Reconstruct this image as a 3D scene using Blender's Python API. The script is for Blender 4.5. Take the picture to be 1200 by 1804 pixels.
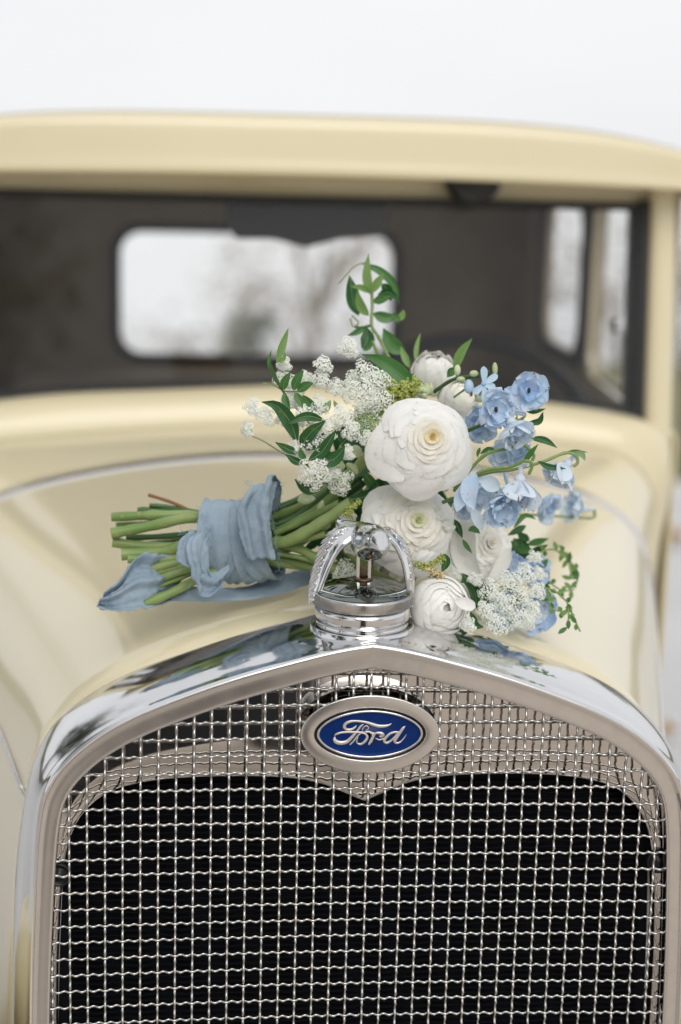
import bpy, math, random
from mathutils import Vector, Matrix, noise
PI=math.pi
R=math.radians
rnd=random.Random(7)
sc=bpy.context.scene
col=sc.collection
for o in list(bpy.data.objects): bpy.data.objects.remove(o)

# ------------------------------------------------------------------ camera
YAW,PIT,ROL=R(5.39),R(12.44),R(1.49)
FPX=2950.0
CAM=Vector((-.143,-1.228,1.492))
Fw=Vector((math.sin(YAW)*math.cos(PIT),math.cos(YAW)*math.cos(PIT),-math.sin(PIT)))
Rt0=Vector((math.cos(YAW),-math.sin(YAW),0)); Up0=Rt0.cross(Fw)
cR,sR=math.cos(ROL),math.sin(ROL)
Rt=Rt0*cR+Up0*sR; Up=Up0*cR-Rt0*sR
cam=bpy.data.cameras.new('camera'); co=bpy.data.objects.new('camera',cam); col.objects.link(co)
M=Matrix((Rt,Up,-Fw)).transposed().to_4x4(); M.translation=CAM; co.matrix_world=M
cam.sensor_fit='HORIZONTAL'; cam.sensor_width=24; cam.lens=24*FPX/1200
cam.clip_start=.02; cam.clip_end=2000
cam.dof.use_dof=True; cam.dof.focus_distance=1.325; cam.dof.aperture_fstop=3.0
sc.camera=co
sc.render.resolution_x=681; sc.render.resolution_y=1024

def at(px,py,Y):
    """measured photo position -> place in the scene at depth Y"""
    d=Fw*FPX+Rt*(px-600)+Up*(902-py)
    return CAM+d*((Y-CAM.y)/d.y)
def ppm(Y): return FPX/(Y-CAM.y)          # photo pixels per metre at depth Y

# ------------------------------------------------------------------ world, sun, exposure
w=bpy.data.worlds.new("World"); sc.world=w; w.use_nodes=True
nt=w.node_tree; nt.nodes.clear()
def N(nt,t,**k):
    n=nt.nodes.new(t)
    for a,b in k.items(): setattr(n,a,b)
    return n
SUN_EL,SUN_AZ=R(42),R(172)
out=N(nt,'ShaderNodeOutputWorld'); bg=N(nt,'ShaderNodeBackground'); bg.inputs[1].default_value=.1
sky=N(nt,'ShaderNodeTexSky',sky_type='NISHITA',sun_disc=False); sky.sun_elevation=SUN_EL; sky.sun_rotation=SUN_AZ
tc=N(nt,'ShaderNodeTexCoord'); mp=N(nt,'ShaderNodeMapping'); mp.inputs['Scale'].default_value=(1,1,3)
nz=N(nt,'ShaderNodeTexNoise'); nz.inputs['Scale'].default_value=1.6; nz.inputs['Detail'].default_value=5
rp=N(nt,'ShaderNodeValToRGB'); rp.color_ramp.elements[0].position=.3; rp.color_ramp.elements[1].position=.7
rp.color_ramp.elements[0].color=(.84,.85,.88,1); rp.color_ramp.elements[1].color=(.985,.985,1,1)
mul=N(nt,'ShaderNodeMix',data_type='RGBA',blend_type='MULTIPLY'); mul.inputs[0].default_value=1
mul.inputs[7].default_value=(9.35,9.35,9.35,1)
mx=N(nt,'ShaderNodeMix',data_type='RGBA'); mx.inputs[0].default_value=.94
l=nt.links.new
l(tc.outputs['Generated'],mp.inputs[0]); l(mp.outputs[0],nz.inputs['Vector']); l(nz.outputs[0],rp.inputs[0]); l(rp.outputs[0],mul.inputs[6])
l(sky.outputs[0],mx.inputs[6]); l(mul.outputs[2],mx.inputs[7]); l(mx.outputs[2],bg.inputs[0]); l(bg.outputs[0],out.inputs[0])
sl=bpy.data.lights.new('sun','SUN'); sl.energy=1.45; sl.angle=R(45); sl.color=(1,.97,.92)
so=bpy.data.objects.new('sun',sl); col.objects.link(so)
# sun veiled by cloud, high behind the photographer
sd=Vector((math.sin(SUN_AZ)*math.cos(SUN_EL),math.cos(SUN_AZ)*math.cos(SUN_EL),math.sin(SUN_EL)))
so.rotation_euler=sd.to_track_quat('Z','Y').to_euler(); so.location=(3,3,6)
sc.view_settings.view_transform='Standard'; sc.view_settings.look='None'; sc.view_settings.exposure=0.10; sc.view_settings.gamma=1
sc.render.engine='CYCLES'
sc.cycles.max_bounces=10; sc.cycles.transparent_max_bounces=12

# ------------------------------------------------------------------ materials
def mat(name,base,rough=.5,metal=0,coat=0,var=None,vscale=20,bump=0,bdist=.001,bscale=200,transl=0,spec=.5,aniso=None,coatr=.03,rvar=0):
    m=bpy.data.materials.new(name); m.use_nodes=True; t=m.node_tree; b=t.nodes['Principled BSDF']
    b.inputs['Base Color'].default_value=(*base,1); b.inputs['Roughness'].default_value=rough
    b.inputs['Metallic'].default_value=metal; b.inputs['Coat Weight'].default_value=coat; b.inputs['Coat Roughness'].default_value=coatr
    b.inputs['Specular IOR Level'].default_value=spec
    L=t.links.new; g=N(t,'ShaderNodeTexCoord')
    if var:
        n=N(t,'ShaderNodeTexNoise'); n.inputs['Scale'].default_value=vscale; n.inputs['Detail'].default_value=4
        r=N(t,'ShaderNodeValToRGB'); r.color_ramp.elements[0].position=.35; r.color_ramp.elements[1].position=.66
        r.color_ramp.elements[0].color=(*base,1); r.color_ramp.elements[1].color=(*var,1)
        L(g.outputs['Object'],n.inputs['Vector']); L(n.outputs[0],r.inputs[0]); L(r.outputs[0],b.inputs['Base Color'])
    if rvar:
        n=N(t,'ShaderNodeTexNoise'); n.inputs['Scale'].default_value=60; n.inputs['Detail'].default_value=6
        r=N(t,'ShaderNodeMapRange'); r.inputs['From Min'].default_value=.4; r.inputs['From Max'].default_value=.75
        r.inputs['To Min'].default_value=rough; r.inputs['To Max'].default_value=rough+rvar
        L(g.outputs['Object'],n.inputs['Vector']); L(n.outputs[0],r.inputs[0]); L(r.outputs[0],b.inputs['Roughness'])
    if bump:
        n=N(t,'ShaderNodeTexNoise'); n.inputs['Scale'].default_value=bscale; n.inputs['Detail'].default_value=3
        u=N(t,'ShaderNodeBump'); u.inputs['Strength'].default_value=bump; u.inputs['Distance'].default_value=bdist
        L(g.outputs['Object'],n.inputs['Vector']); L(n.outputs[0],u.inputs['Height']); L(u.outputs[0],b.inputs['Normal'])
    if transl:
        tr=N(t,'ShaderNodeBsdfTranslucent'); mxs=N(t,'ShaderNodeMixShader'); mxs.inputs[0].default_value=transl
        o=t.nodes['Material Output']; 
        c=b.inputs['Base Color']
        if c.is_linked: L(c.links[0].from_socket,tr.inputs[0])
        else: tr.inputs[0].default_value=(*base,1)
        L(b.outputs[0],mxs.inputs[1]); L(tr.outputs[0],mxs.inputs[2]); L(mxs.outputs[0],o.inputs[0])
    return m
def sss(m,w=.35,sc_=.006):
    b=m.node_tree.nodes['Principled BSDF']; b.inputs['Subsurface Weight'].default_value=w; b.inputs['Subsurface Radius'].default_value=(1,.9,.7); b.inputs['Subsurface Scale'].default_value=sc_; return m
def coatior(m,v): m.node_tree.nodes['Principled BSDF'].inputs['Coat IOR'].default_value=v; return m
PAINT=mat('cream_paint',(.69,.615,.415),.32,coat=.8,coatr=.08,var=(.67,.595,.398),vscale=3,spec=.4)
coatior(PAINT,1.52)
CHROME=mat('chrome',(.71,.71,.715),.08,1,bump=.07,bscale=14,rvar=.07)
SATIN=mat('satin_plate',(.74,.715,.69),.22,1,rvar=.06,var=(.70,.675,.65),vscale=120)
CHROMEF=mat('worn_chrome',(.74,.72,.70),.11,1,rvar=.05,bump=.02,bscale=500)
CHROMEP=mat('polished_plate',(.66,.63,.60),.035,1,var=(.60,.57,.54),vscale=30,rvar=.05,bump=.05,bscale=18)
STEEL=mat('plated_wire',(.54,.53,.515),.25,1,var=(.60,.59,.57),vscale=160,rvar=.12)
DARKCH=mat('smoked_dome',(.20,.22,.21),.04,1)
BLACK=mat('black_enamel',(.010,.011,.013),.35)
CORE=mat('core_fins',(.006,.007,.009),.8,spec=.12)
RUBBER=mat('black_rubber',(.012,.014,.016),.6)
LEATHER=mat('interior_cloth',(.42,.355,.27),.9,var=(.36,.30,.23),vscale=12,bump=.4,bscale=300)
HEADL=mat('headliner',(.10,.09,.075),.95,var=(.08,.07,.06),vscale=10)
BLUE=mat('blue_enamel',(.001,.024,.14),.35,var=(.001,.019,.115),vscale=60,spec=.18)
BRASS=mat('aged_brass',(.16,.115,.075),.4,1)
PW=mat('petal_white',(.94,.93,.895),.55,transl=.22,bump=.35,bscale=160,var=(.92,.91,.87),vscale=45,spec=.25)
PC=mat('petal_cream',(.93,.90,.80),.55,transl=.22,bump=.3,bscale=160,var=(.90,.87,.79),vscale=50,spec=.25)
PS=mat('petal_white_thick',(.93,.92,.87),.55,transl=.06,bump=.35,bscale=160,var=(.90,.89,.83),vscale=45,spec=.25)
PSC=mat('petal_cream_thick',(.93,.90,.79),.55,transl=.06,bump=.3,bscale=160,spec=.25)
PY=mat('petal_heart',(.91,.82,.56),.55,transl=.3,spec=.25)
PG=mat('petal_green_heart',(.80,.82,.58),.55,transl=.3,spec=.25)
PB=[mat('petal_blue_%s'%n,a,.55,transl=.3,var=b,vscale=90,bump=.4,bscale=220,spec=.25) for n,a,b in
    (('sky',(.53,.70,.86),(.66,.74,.87)),('pale',(.68,.81,.90),(.75,.80,.89)),('deep',(.38,.56,.79),(.54,.64,.84)))]
PSTAR=mat('petal_pale_star',(.56,.74,.88),.5,transl=.3)
LACE=mat('lace_white',(.82,.84,.78),.6,transl=.15)
LACEG=mat('lace_green_centre',(.40,.52,.26),.6)
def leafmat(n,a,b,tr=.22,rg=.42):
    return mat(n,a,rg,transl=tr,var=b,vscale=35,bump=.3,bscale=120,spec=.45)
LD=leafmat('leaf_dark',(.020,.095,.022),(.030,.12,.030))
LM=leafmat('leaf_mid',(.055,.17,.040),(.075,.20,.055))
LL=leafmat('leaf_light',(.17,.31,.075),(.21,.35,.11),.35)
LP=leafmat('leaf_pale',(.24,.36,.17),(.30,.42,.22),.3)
STEM=mat('stem_green',(.15,.24,.065),.4,var=(.27,.34,.13),vscale=25,spec=.4,bump=.9,bscale=60)
STEMD=mat('stem_dark',(.035,.095,.022),.45,var=(.055,.13,.03),vscale=25)
STEMCUT=mat('stem_cut',(.45,.50,.25),.7)
TWIG=mat('brown_twig',(.22,.10,.04),.7)
SEED=mat('seed_yellowgreen',(.34,.42,.08),.5,var=(.45,.48,.14),vscale=200,transl=.15)
SEEDC=mat('seed_cream',(.66,.60,.36),.6,var=(.50,.36,.16),vscale=150)
BUDM=mat('bud_greenwhite',(.50,.58,.30),.5,var=(.72,.76,.55),vscale=60,transl=.2)
CLOTH=mat('ribbon_cloth',(.26,.345,.42),.85,var=(.335,.42,.495),vscale=34,transl=.12,bump=.7,bdist=.0022,bscale=120,spec=.2)
CLOTHD=mat('ribbon_fray',(.24,.34,.45),.9)
def glassmat():
    m=bpy.data.materials.new('window_glass'); m.use_nodes=True; t=m.node_tree; t.nodes.clear()
    o=N(t,'ShaderNodeOutputMaterial'); a=N(t,'ShaderNodeBsdfTransparent'); a.inputs[0].default_value=(.985,.99,.985,1)
    g=N(t,'ShaderNodeBsdfGlossy'); g.inputs['Roughness'].default_value=.02; g.inputs[0].default_value=(1,1,1,1)
    f=N(t,'ShaderNodeLayerWeight'); f.inputs[0].default_value=.5; m2=N(t,'ShaderNodeMixShader')
    pw=N(t,'ShaderNodeMath',operation='POWER'); pw.inputs[1].default_value=5; ma=N(t,'ShaderNodeMath',operation='MULTIPLY_ADD'); ma.inputs[1].default_value=.5; ma.inputs[2].default_value=.03
    t.links.new(f.outputs['Facing'],pw.inputs[0]); t.links.new(pw.outputs[0],ma.inputs[0]); t.links.new(ma.outputs[0],m2.inputs[0])
    t.links.new(a.outputs[0],m2.inputs[1]); t.links.new(g.outputs[0],m2.inputs[2]); t.links.new(m2.outputs[0],o.inputs[0])
    return m
GLASS=glassmat()

# ------------------------------------------------------------------ mesh helpers
def mesh(name,V,F,m=None,parent=None,smooth=True,mi=None,kind=None,label=None):
    me=bpy.data.meshes.new(name); me.from_pydata([tuple(v) for v in V],[],F); me.update()
    if smooth:
        for p in me.polygons: p.use_smooth=True
    ms=m if isinstance(m,(list,tuple)) else [m]
    for x in ms:
        if x: me.materials.append(x)
    if mi:
        for p,i in zip(me.polygons,mi): p.material_index=i
    o=bpy.data.objects.new(name,me); col.objects.link(o)
    if parent: o.parent=parent
    if kind: o['kind']=kind
    if label: o['label']=label
    return o
def empty(name,loc=(0,0,0),label=None,cat=None,group=None):
    o=bpy.data.objects.new(name,None); col.objects.link(o); o.location=loc; o.empty_display_size=.05
    if label:o['label']=label
    if cat:o['category']=cat
    if group:o['group']=group
    return o
def tag(o,label,cat,group=None):
    o['label']=label;o['category']=cat
    if group:o['group']=group
    return o
class MB:
    def __init__(s): s.V=[];s.F=[];s.M=[]
    def add(s,V,F,m=0):
        b=len(s.V); s.V+=[tuple(v) for v in V]; s.F+=[tuple(i+b for i in f) for f in F]; s.M+=[m]*len(F)
    def build(s,name,m,parent=None,smooth=True,**k): return mesh(name,s.V,s.F,m,parent,smooth,s.M,**k)
def gridF(nu,nv,wrapu=False,wrapv=False):
    F=[]
    for i in range(nu if wrapu else nu-1):
        for j in range(nv if wrapv else nv-1):
            a=i*nv+j;b=((i+1)%nu)*nv+j;c=((i+1)%nu)*nv+(j+1)%nv;d=i*nv+(j+1)%nv
            F.append((a,b,c,d))
    return F
def tubeVF(P,rad,n=8,cap=True,flat=1.0):
    P=[Vector(p) for p in P]; V=[]
    k=len(P); rs=rad if isinstance(rad,(list,tuple)) else [rad]*k
    T=[(P[min(i+1,k-1)]-P[max(i-1,0)]).normalized() for i in range(k)]
    u=T[0].orthogonal().normalized()
    for i in range(k):
        u=(u-T[i]*u.dot(T[i])).normalized(); v=T[i].cross(u)
        for j in range(n):
            a=2*PI*j/n; V.append(P[i]+(u*math.cos(a)+v*math.sin(a)*flat)*rs[i])
    F=gridF(k,n,wrapv=True)
    if cap: F.append(tuple(range(n))[::-1]); F.append(tuple((k-1)*n+j for j in range(n)))
    return V,F
def crom(P,n):
    """Catmull-Rom through P, n samples per span"""
    P=[Vector(p) for p in P]; Q=[]
    for i in range(len(P)-1):
        a=P[i-1] if i>0 else P[i]*2-P[i+1]; b=P[i];c=P[i+1]; d=P[i+2] if i+2<len(P) else P[i+1]*2-P[i]
        for k in range(n):
            t=k/n; Q.append(.5*((2*b)+(c-a)*t+(2*a-5*b+4*c-d)*t*t+(3*b-a-3*c+d)*t**3))
    Q.append(P[-1]); return Q
def resample(P,n):
    P=[Vector(p) for p in P]; L=[0]
    for a,b in zip(P,P[1:]): L.append(L[-1]+(b-a).length)
    Q=[];j=0
    for i in range(n):
        s=L[-1]*i/(n-1)
        while j<len(L)-2 and L[j+1]<s: j+=1
        t=(s-L[j])/max(1e-9,L[j+1]-L[j]); Q.append(P[j].lerp(P[j+1],min(1,max(0,t))))
    return Q
def boxVF(a,b):
    V=[(x,y,z) for x in(a[0],b[0]) for y in(a[1],b[1]) for z in(a[2],b[2])]
    return V,[(0,1,3,2),(4,6,7,5),(0,4,5,1),(2,3,7,6),(0,2,6,4),(1,5,7,3)]
def box(name,a,b,m,parent,bev=.004,**k):
    V,F=boxVF(a,b); o=mesh(name,V,F,m,parent,False,**k)
    if bev:
        d=o.modifiers.new('bevel','BEVEL'); d.width=bev; d.segments=3
        for p in o.data.polygons: p.use_smooth=True
    return o
def latheVF(prof,c,n=64,axis=Vector((0,0,1))):
    V=[];c=Vector(c)
    for i in range(n):
        a=2*PI*i/n
        for r,z in prof: V.append(c+Vector((r*math.cos(a),r*math.sin(a),z)))
    return V,gridF(n,len(prof),wrapu=True)
def ellVF(c,ax,r,n=8,m=6):
    """ellipsoid; ax = three scaled axes"""
    V=[];F=[];c=Vector(c)
    for i in range(m+1):
        th=PI*i/m
        for j in range(n):
            a=2*PI*j/n
            V.append(c+ax[0]*(r*math.sin(th)*math.cos(a))+ax[1]*(r*math.sin(th)*math.sin(a))+ax[2]*(r*math.cos(th)))
    return V,[f[::-1] for f in gridF(m+1,n,wrapv=True)]
def frame(n):
    n=Vector(n).normalized(); u=n.cross(Vector((0,0,1)))
    if u.length<.01: u=Vector((1,0,0))
    u.normalize(); return u,n.cross(u)*-1 if False else u.cross(n)*-1,n

# ================================================================== SETTING
GR=mat('gravel_ground',(.56,.49,.42),.95,var=(.43,.37,.31),vscale=9,bump=.8,bscale=30)
PV=mat('pale_concrete',(.56,.56,.56),.9,var=(.49,.485,.48),vscale=1.3,bump=.3,bscale=20)
SL=mat('grass_slope',(.16,.17,.11),1,var=(.20,.18,.12),vscale=.8)
GS=mat('olive_grass',(.12,.125,.06),1,var=(.17,.15,.08),vscale=2,bump=1,bscale=40)
def flat(name,x0,x1,y0,y1,z,m,z1=None):
    z1=z if z1 is None else z1
    o=mesh(name,[(x0,y0,z),(x1,y0,z),(x1,y1,z1),(x0,y1,z1)],[(0,1,2,3)],m,None,False); o['kind']='structure'; return o
flat('ground',-60,60,-60,6.2,0,GR)
flat('grass',-60,60,6.2,10.5,-.002,GS)
flat('pavement',-14,14,-.4,6.15,.004,PV)
flat('hillside',-300,300,10.5,400,-.002,SL,-86)
flat('side_ground',-400,-60,-60,15,0,SL); flat('side_ground',60,400,-60,15,0,SL); flat('front_ground',-400,400,-500,-60,0,SL)

BARK=mat('bark',(.10,.075,.055),.9,var=(.06,.05,.04),vscale=8)
FOL=[mat('foliage_%d'%i,a,.7,transl=.2,var=b,vscale=3) for i,(a,b) in enumerate((((.045,.07,.030),(.08,.10,.04)),((.42,.37,.32),(.34,.30,.26)),((.030,.055,.028),(.05,.08,.035))))]  # second pair paled: distance haze put into the foliage colour
BARK2=mat('hazed_bark',(.36,.32,.28),.9)  # bark lightened to match the hazed foliage of the far trees
def make_tree(h,rad,nleaf,leaf,fm,seed,low=.25):
    r=random.Random(seed); b=MB()
    b.add(*tubeVF([(0,0,0),(.05*h*.2,0,h*.3),(0,.03*h,h*.6),(.02*h,0,h*.85)],[h*.03,h*.024,h*.014,h*.004],8))
    tips=[]
    for i in range(14):
        z=h*(low+.1+.55*r.random()); a=r.random()*6.28; L=rad*(.5+.5*r.random())
        p=Vector((math.cos(a)*L,math.sin(a)*L,z+L*.35)); tips.append(p)
        b.add(*tubeVF([(0,0,z*.85),Vector((0,0,z)).lerp(p,.5)+Vector((0,0,.05*h)),p],[h*.010,h*.006,h*.002],5))
    c=MB()
    cl=[(t,rad*(.25+.25*r.random())) for t in tips]+[(Vector((r.gauss(0,.35)*rad,r.gauss(0,.35)*rad,h*(low+.15+.7*r.random()))),rad*(.25+.2*r.random())) for _ in range(16)]
    for i in range(nleaf):
        q,s=r.choice(cl); d=Vector((r.gauss(0,1),r.gauss(0,1),r.gauss(0,.8))); d=d.normalized()*s*(r.random()**.45); p=q+d
        u=Vector((r.uniform(-1,1),r.uniform(-1,1),r.uniform(-1,1))).normalized(); v=u.orthogonal().normalized(); k=leaf*(.6+.8*r.random())
        c.add([p,p+u*k+v*k*.4,p+u*k*2,p+u*k-v*k*.4],[(0,1,2,3)])
    return b,c,fm
def tree(name,x,y,z,proto,sc_,rot,label,cat,group=None):
    t=empty(name,(x,y,z),label,cat,group); t.scale=(sc_,)*3; t.rotation_euler=(0,0,rot)
    for nm,me in proto:
        o=bpy.data.objects.new(nm,me); col.objects.link(o); o.parent=t
    return t
def proto(*a):
    b,c,fm=make_tree(*a); B=b.build('trunk',BARK2 if a[4] is FOL[1] else BARK); Cc=c.build('crown',fm,smooth=False)
    r=[('trunk',B.data),('crown',Cc.data)]; bpy.data.objects.remove(B); bpy.data.objects.remove(Cc); return r
TA=proto(7,2.6,5200,.10,FOL[0],1); TB=proto(6,2.2,1050,.075,FOL[1],2); TC=proto(8,2.4,5200,.10,FOL[2],3)
SH=proto(1.0,.6,1600,.035,FOL[0],4,.0); SH2=proto(1.0,.6,1300,.035,FOL[1],5,.0)
G1='trees on the slope behind the car'
tree('bare_tree',1.75,24,-5.75,TB,1.0,0,'thin brownish tree blurred in the middle of the rear window',"tree",G1)
tree('bare_tree',.55,30,-7.1,TB,1.0,1,'faint brownish tree blurred left of centre in the rear window',"tree",G1)
tree('leafy_tree',2.9,26,-8.3,TB,1.0,2,'low brownish tree blurred at the right of the rear window','tree',G1)
tree('leafy_tree',-.2,34,-9.2,TB,1.0,3,'low pale tree blurred at the lower left of the rear window','tree',G1)
tree('bare_tree',6.6,24,-6.3,TB,1.0,2.4,'brownish tree blurred behind the front side window','tree',G1)
tree('bare_tree',5.0,24,-6.6,TB,1.0,2.9,'brownish tree blurred behind the rear side window','tree',G1)
tree('leafy_tree',8.9,23,-7.0,TA,.9,4,'green tree at the right edge beyond the roof pillar','tree',G1)
G2='trees in front of the car, seen in its chrome'
for x,y,s,p,lb in ((-4.6,-2.6,.62,TC,'dark tree standing to the left of the photographer'),(-5.6,1.5,.8,TA,'tree standing left of the car'),(-3.5,-12,.9,TC,'dark tree well behind the photographer'),(7.5,-10,.8,TA,'tree far right behind the photographer'),(-12,-9,1.1,TC,'farthest dark tree on the left')):
    tree('leafy_tree',x,y,0,p,s,x,lb,'tree',G2)
tree('leafy_tree',-5.2,5.6,0,TC,.62,1,'dark tree behind and left of the car, outside the picture','tree',G2)
tree('leafy_tree',-7.6,8.5,0,TA,.85,2,'taller tree far behind and left of the car','tree',G2)
tree('leafy_tree',-6.2,2.9,0,TC,.5,5,'small dark tree level with the left door','tree',G2)
for i,(x,y,s,p,lb) in enumerate(((3.9,10.2,.75,SH2,'dry olive shrub at the right edge behind the car'),(4.7,10.3,.85,SH,'green shrub farthest right behind the car'),(.3,10.4,.34,SH,'low green shrub at the foot of the rear window'))):
    tree('shrub',x,y,0,p,s,i,lb,'shrub')
# fallen leaves on the pavement
LEAFY=mat('dry_leaf',(.42,.24,.06),.8,var=(.30,.15,.04),vscale=40)
for (px,py,s,lb) in ((1184,955,.055,'curled amber fallen leaf on the grey paving beside the cowl'),(1173,1296,.030,'small amber fallen leaf on the paving beside the radiator shell')):
    d=Fw*FPX+Rt*(px-600)+Up*(902-py); p=CAM+d*((.02-CAM.z)/d.z)
    V=[];n=15
    for j in range(3):
        for i in range(n):
            a=2*PI*i/n; rr=s*(j/2)*(1+.28*math.cos(5*a)); V.append(p+Vector((rr*math.cos(a),rr*math.sin(a),.012+abs(math.sin(a*1.5))*rr*.6)))
    o=mesh('fallen_leaf',V,gridF(3,n,wrapv=True),LEAFY); tag(o,lb,'leaf')

# ================================================================== CAR
car=empty('vintage_car',(0,0,0),'cream yellow vintage car with chrome radiator shell and wire mesh grille','car')
# ---- profiles (half, x>=0) in X,z
OPEN=[(0,1.0985),(.022,1.0945),(.05,1.0875),(.105,1.0715),(.1655,1.0485),(.199,1.0305),(.2215,1.0115),(.2330,.9945),(.2385,.975),(.2425,.935),(.2470,.847),(.2495,.75),(.251,.62),(.251,.45)]
def full(half,n):
    P=[Vector((x,0,z)) for x,z in half]; P=crom(P,6)
    P=resample(P,n); Lf=[Vector((-p.x,0,p.z)) for p in P[::-1]]
    return Lf+P[1:]
NO=110
O=full(OPEN,NO)
def nrm(P):
    Q=[]
    for i in range(len(P)):
        t=P[min(i+1,len(P)-1)]-P[max(i-1,0)]; Q.append(Vector((-t.z,0,t.x)).normalized())
    return Q
NR=nrm(O)
for i in range(len(NR)):
    if NR[i].dot(O[i]-Vector((0,0,.8)))<0: NR[i]=-NR[i]
# radiator shell sweep
prof_top=[(.0015,.010),(-.0004,.004),(0,-.0045),(.0012,-.0062),(.0135,-.0066),(.0160,-.0080),(.0182,-.0082),(.0196,-.0060),(.0200,-.002),(.0206,.004),(.0222,.012),(.0240,.024),(.0250,.040),(.0250,.058),(.0242,.075),(.0230,.088),(.0215,.091),(.018,.092)]
prof_side=[(.0015,.010),(-.0004,.004),(0,-.0045),(.0012,-.0062),(.0110,-.0066),(.0128,-.0080),(.0146,-.0082),(.0160,-.0060),(.0172,-.002),(.0192,.004),(.0230,.012),(.0280,.024),(.0325,.040),(.0355,.058),(.0372,.075),(.0378,.088),(.0368,.091),(.034,.092)]
pt=resample(crom([Vector((a,b,0)) for a,b in prof_top],4),60); ps=resample(crom([Vector((a,b,0)) for a,b in prof_side],4),60)
V=[]
for i,p in enumerate(O):
    k=min(1,max(0,(1.085-p.z)/.20)); k=k*k*(3-2*k)
    for a,b in zip(pt,ps):
        q=a.lerp(b,k); V.append(p+NR[i]*q.x+Vector((0,q.y,0)))
shell=mesh('radiator_shell',V,gridF(len(O),60),CHROMEF if False else CHROME,car)
# worn flat front flange keeps its own plating
shell.data.materials.append(SATIN)
for pl in shell.data.polygons:
    c=pl.center
    if c.y<-.0058 and abs(pl.normal.y)>.93: pl.material_index=1
# ---- body sections
S0=[(0,1.112),(.059,1.1045),(.109,1.0945),(.155,1.079),(.2015,1.0565),(.2415,1.0195),(.2645,.974),(.277,.883),(.285,.75),(.288,.45)]
S1=[(0,1.1185),(.1,1.1155),(.2,1.1045),(.3,1.0855),(.37,1.063),(.412,1.032),(.434,.985),(.446,.90),(.453,.75),(.458,.45)]
S2=[(0,1.130),(.165,1.1215),(.3,1.111),(.39,1.1025),(.438,1.0935),(.470,1.073),(.488,1.045),(.494,1.015),(.484,.975),(.478,.85),(.476,.45)]
S3=[(0,1.172),(.165,1.163),(.3,1.156),(.39,1.146),(.47,1.133),(.508,1.116),(.525,1.085),(.527,1.02),(.518,.955),(.512,.80),(.510,.45)]
NS=60
def sec(S): return full(S,NS)
A0,A1,A2,A3=map(sec,(S0,S1,S2,S3))
def loft(name,secs,m,parent,**k):
    V=[]
    for P,Y in secs: V+=[Vector((p.x,Y,p.z)) for p in P]
    o=mesh(name,V,gridF(len(secs),len(secs[0][0])),m,parent,**k); return o
def lerpS(a,b,t,bulge=0): return [p.lerp(q,t)+Vector((0,0,bulge)) for p,q in zip(a,b)]
hs=[]
for i in range(15):
    t=i/14; hs.append((lerpS(A0,A1,t,.006*math.sin(PI*t)),.086+(.765-.086)*t))
def shrink(P,d): return [p-Vector((p.x,0,p.z-.8)).normalized()*d for p in P]
hood=loft('hood',[(shrink(A0,.012),.080)]+hs,PAINT,car)
# chrome band between hood and cowl
def off(P,d):
    n=nrm(P); 
    return [p+(q if q.dot(p-Vector((0,0,.8)))>0 else -q)*d for p,q in zip(P,n)]
loft('cowl_band',[(off(A1,-.006),.755),(off(A1,.001),.757),(off(A1,.0035),.763),(off(A1,.0045),.780),(off(A1,.0035),.800),(off(A1,.001),.807),(off(A1,-.006),.809)],CHROMEF,car)
cs=[(lerpS(A1,A2,t,.004*math.sin(PI*t)),.795+(.955-.795)*t) for t in [i/8 for i in range(9)]]
cowl=loft('cowl',cs+[(off(A2,-.005),.960),(off(A2,-.009),.967),(lerpS(A2,A3,.35),.972),(lerpS(A2,A3,.7),.982),(lerpS(A2,A3,.93),.995),(A3,1.008),(A3,1.02),([p+Vector((0,0,-.004)) for p in A3],1.04)],PAINT,car)
# hood side hinges
for s in (-1,1):
    P=[]
    for i in range(15):
        q=[v for v in hs[i][0] if v.x>0]; zt=.948+.012*i/14
        for v1,v2 in zip(q,q[1:]):
            if v1.z>=zt>=v2.z: xx=v1.x+(v2.x-v1.x)*(v1.z-zt)/(v1.z-v2.z+1e-9)
        P.append(Vector(((xx+.001)*s,hs[i][1],zt)))
    P[0].y=.10; mesh('hood_hinge',*tubeVF(P,.0028,8),CHROMEF,car)
P=[Vector((0,y,hs[i][0][NS-1].z+.0005)) for i,(q,y) in enumerate(hs)]; P[0].y=.11
mesh('hood_hinge',*tubeVF(P,.0022,8),PAINT,car)
# ---- apron behind the mesh
AP=[(0,1420),(-58,1398),(-90,1386),(-150,1376),(-250,1373),(-350,1376),(-420,1386),(-465,1402),(-500,1432),(-520,1465),(-531,1500),(-541,1560),(-546,1640),(-549,1804)]
low=[]
for dx,py in AP:
    p=at(648+dx,py,.020) if dx else at(648,py,.020)
    low.append((abs(p.x+.001),p.z))
low[0]=(0,low[0][1]); low.append((low[-1][0]+.002,.45))
lowF=resample(crom([Vector((x,0,z)) for x,z in low],5),90); lowF=[Vector((-p.x,0,p.z)) for p in lowF[::-1]]+lowF[1:]
up=resample(O,len(lowF))
V=[]
for i,(a,b) in enumerate(zip(up,lowF)):
    a=a+NR[min(len(NR)-1,int(i*len(NR)/len(up)))]*.004
    for t,y in ((0,.016),(.5,.0165),(.93,.017),(.965,.0185),(.985,.022),(1,.030)):
        q=a.lerp(b,t); V.append(Vector((q.x,y,q.z)))
apron=mesh('radiator_apron',V,gridF(len(lowF),6),CHROMEP,car)
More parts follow.
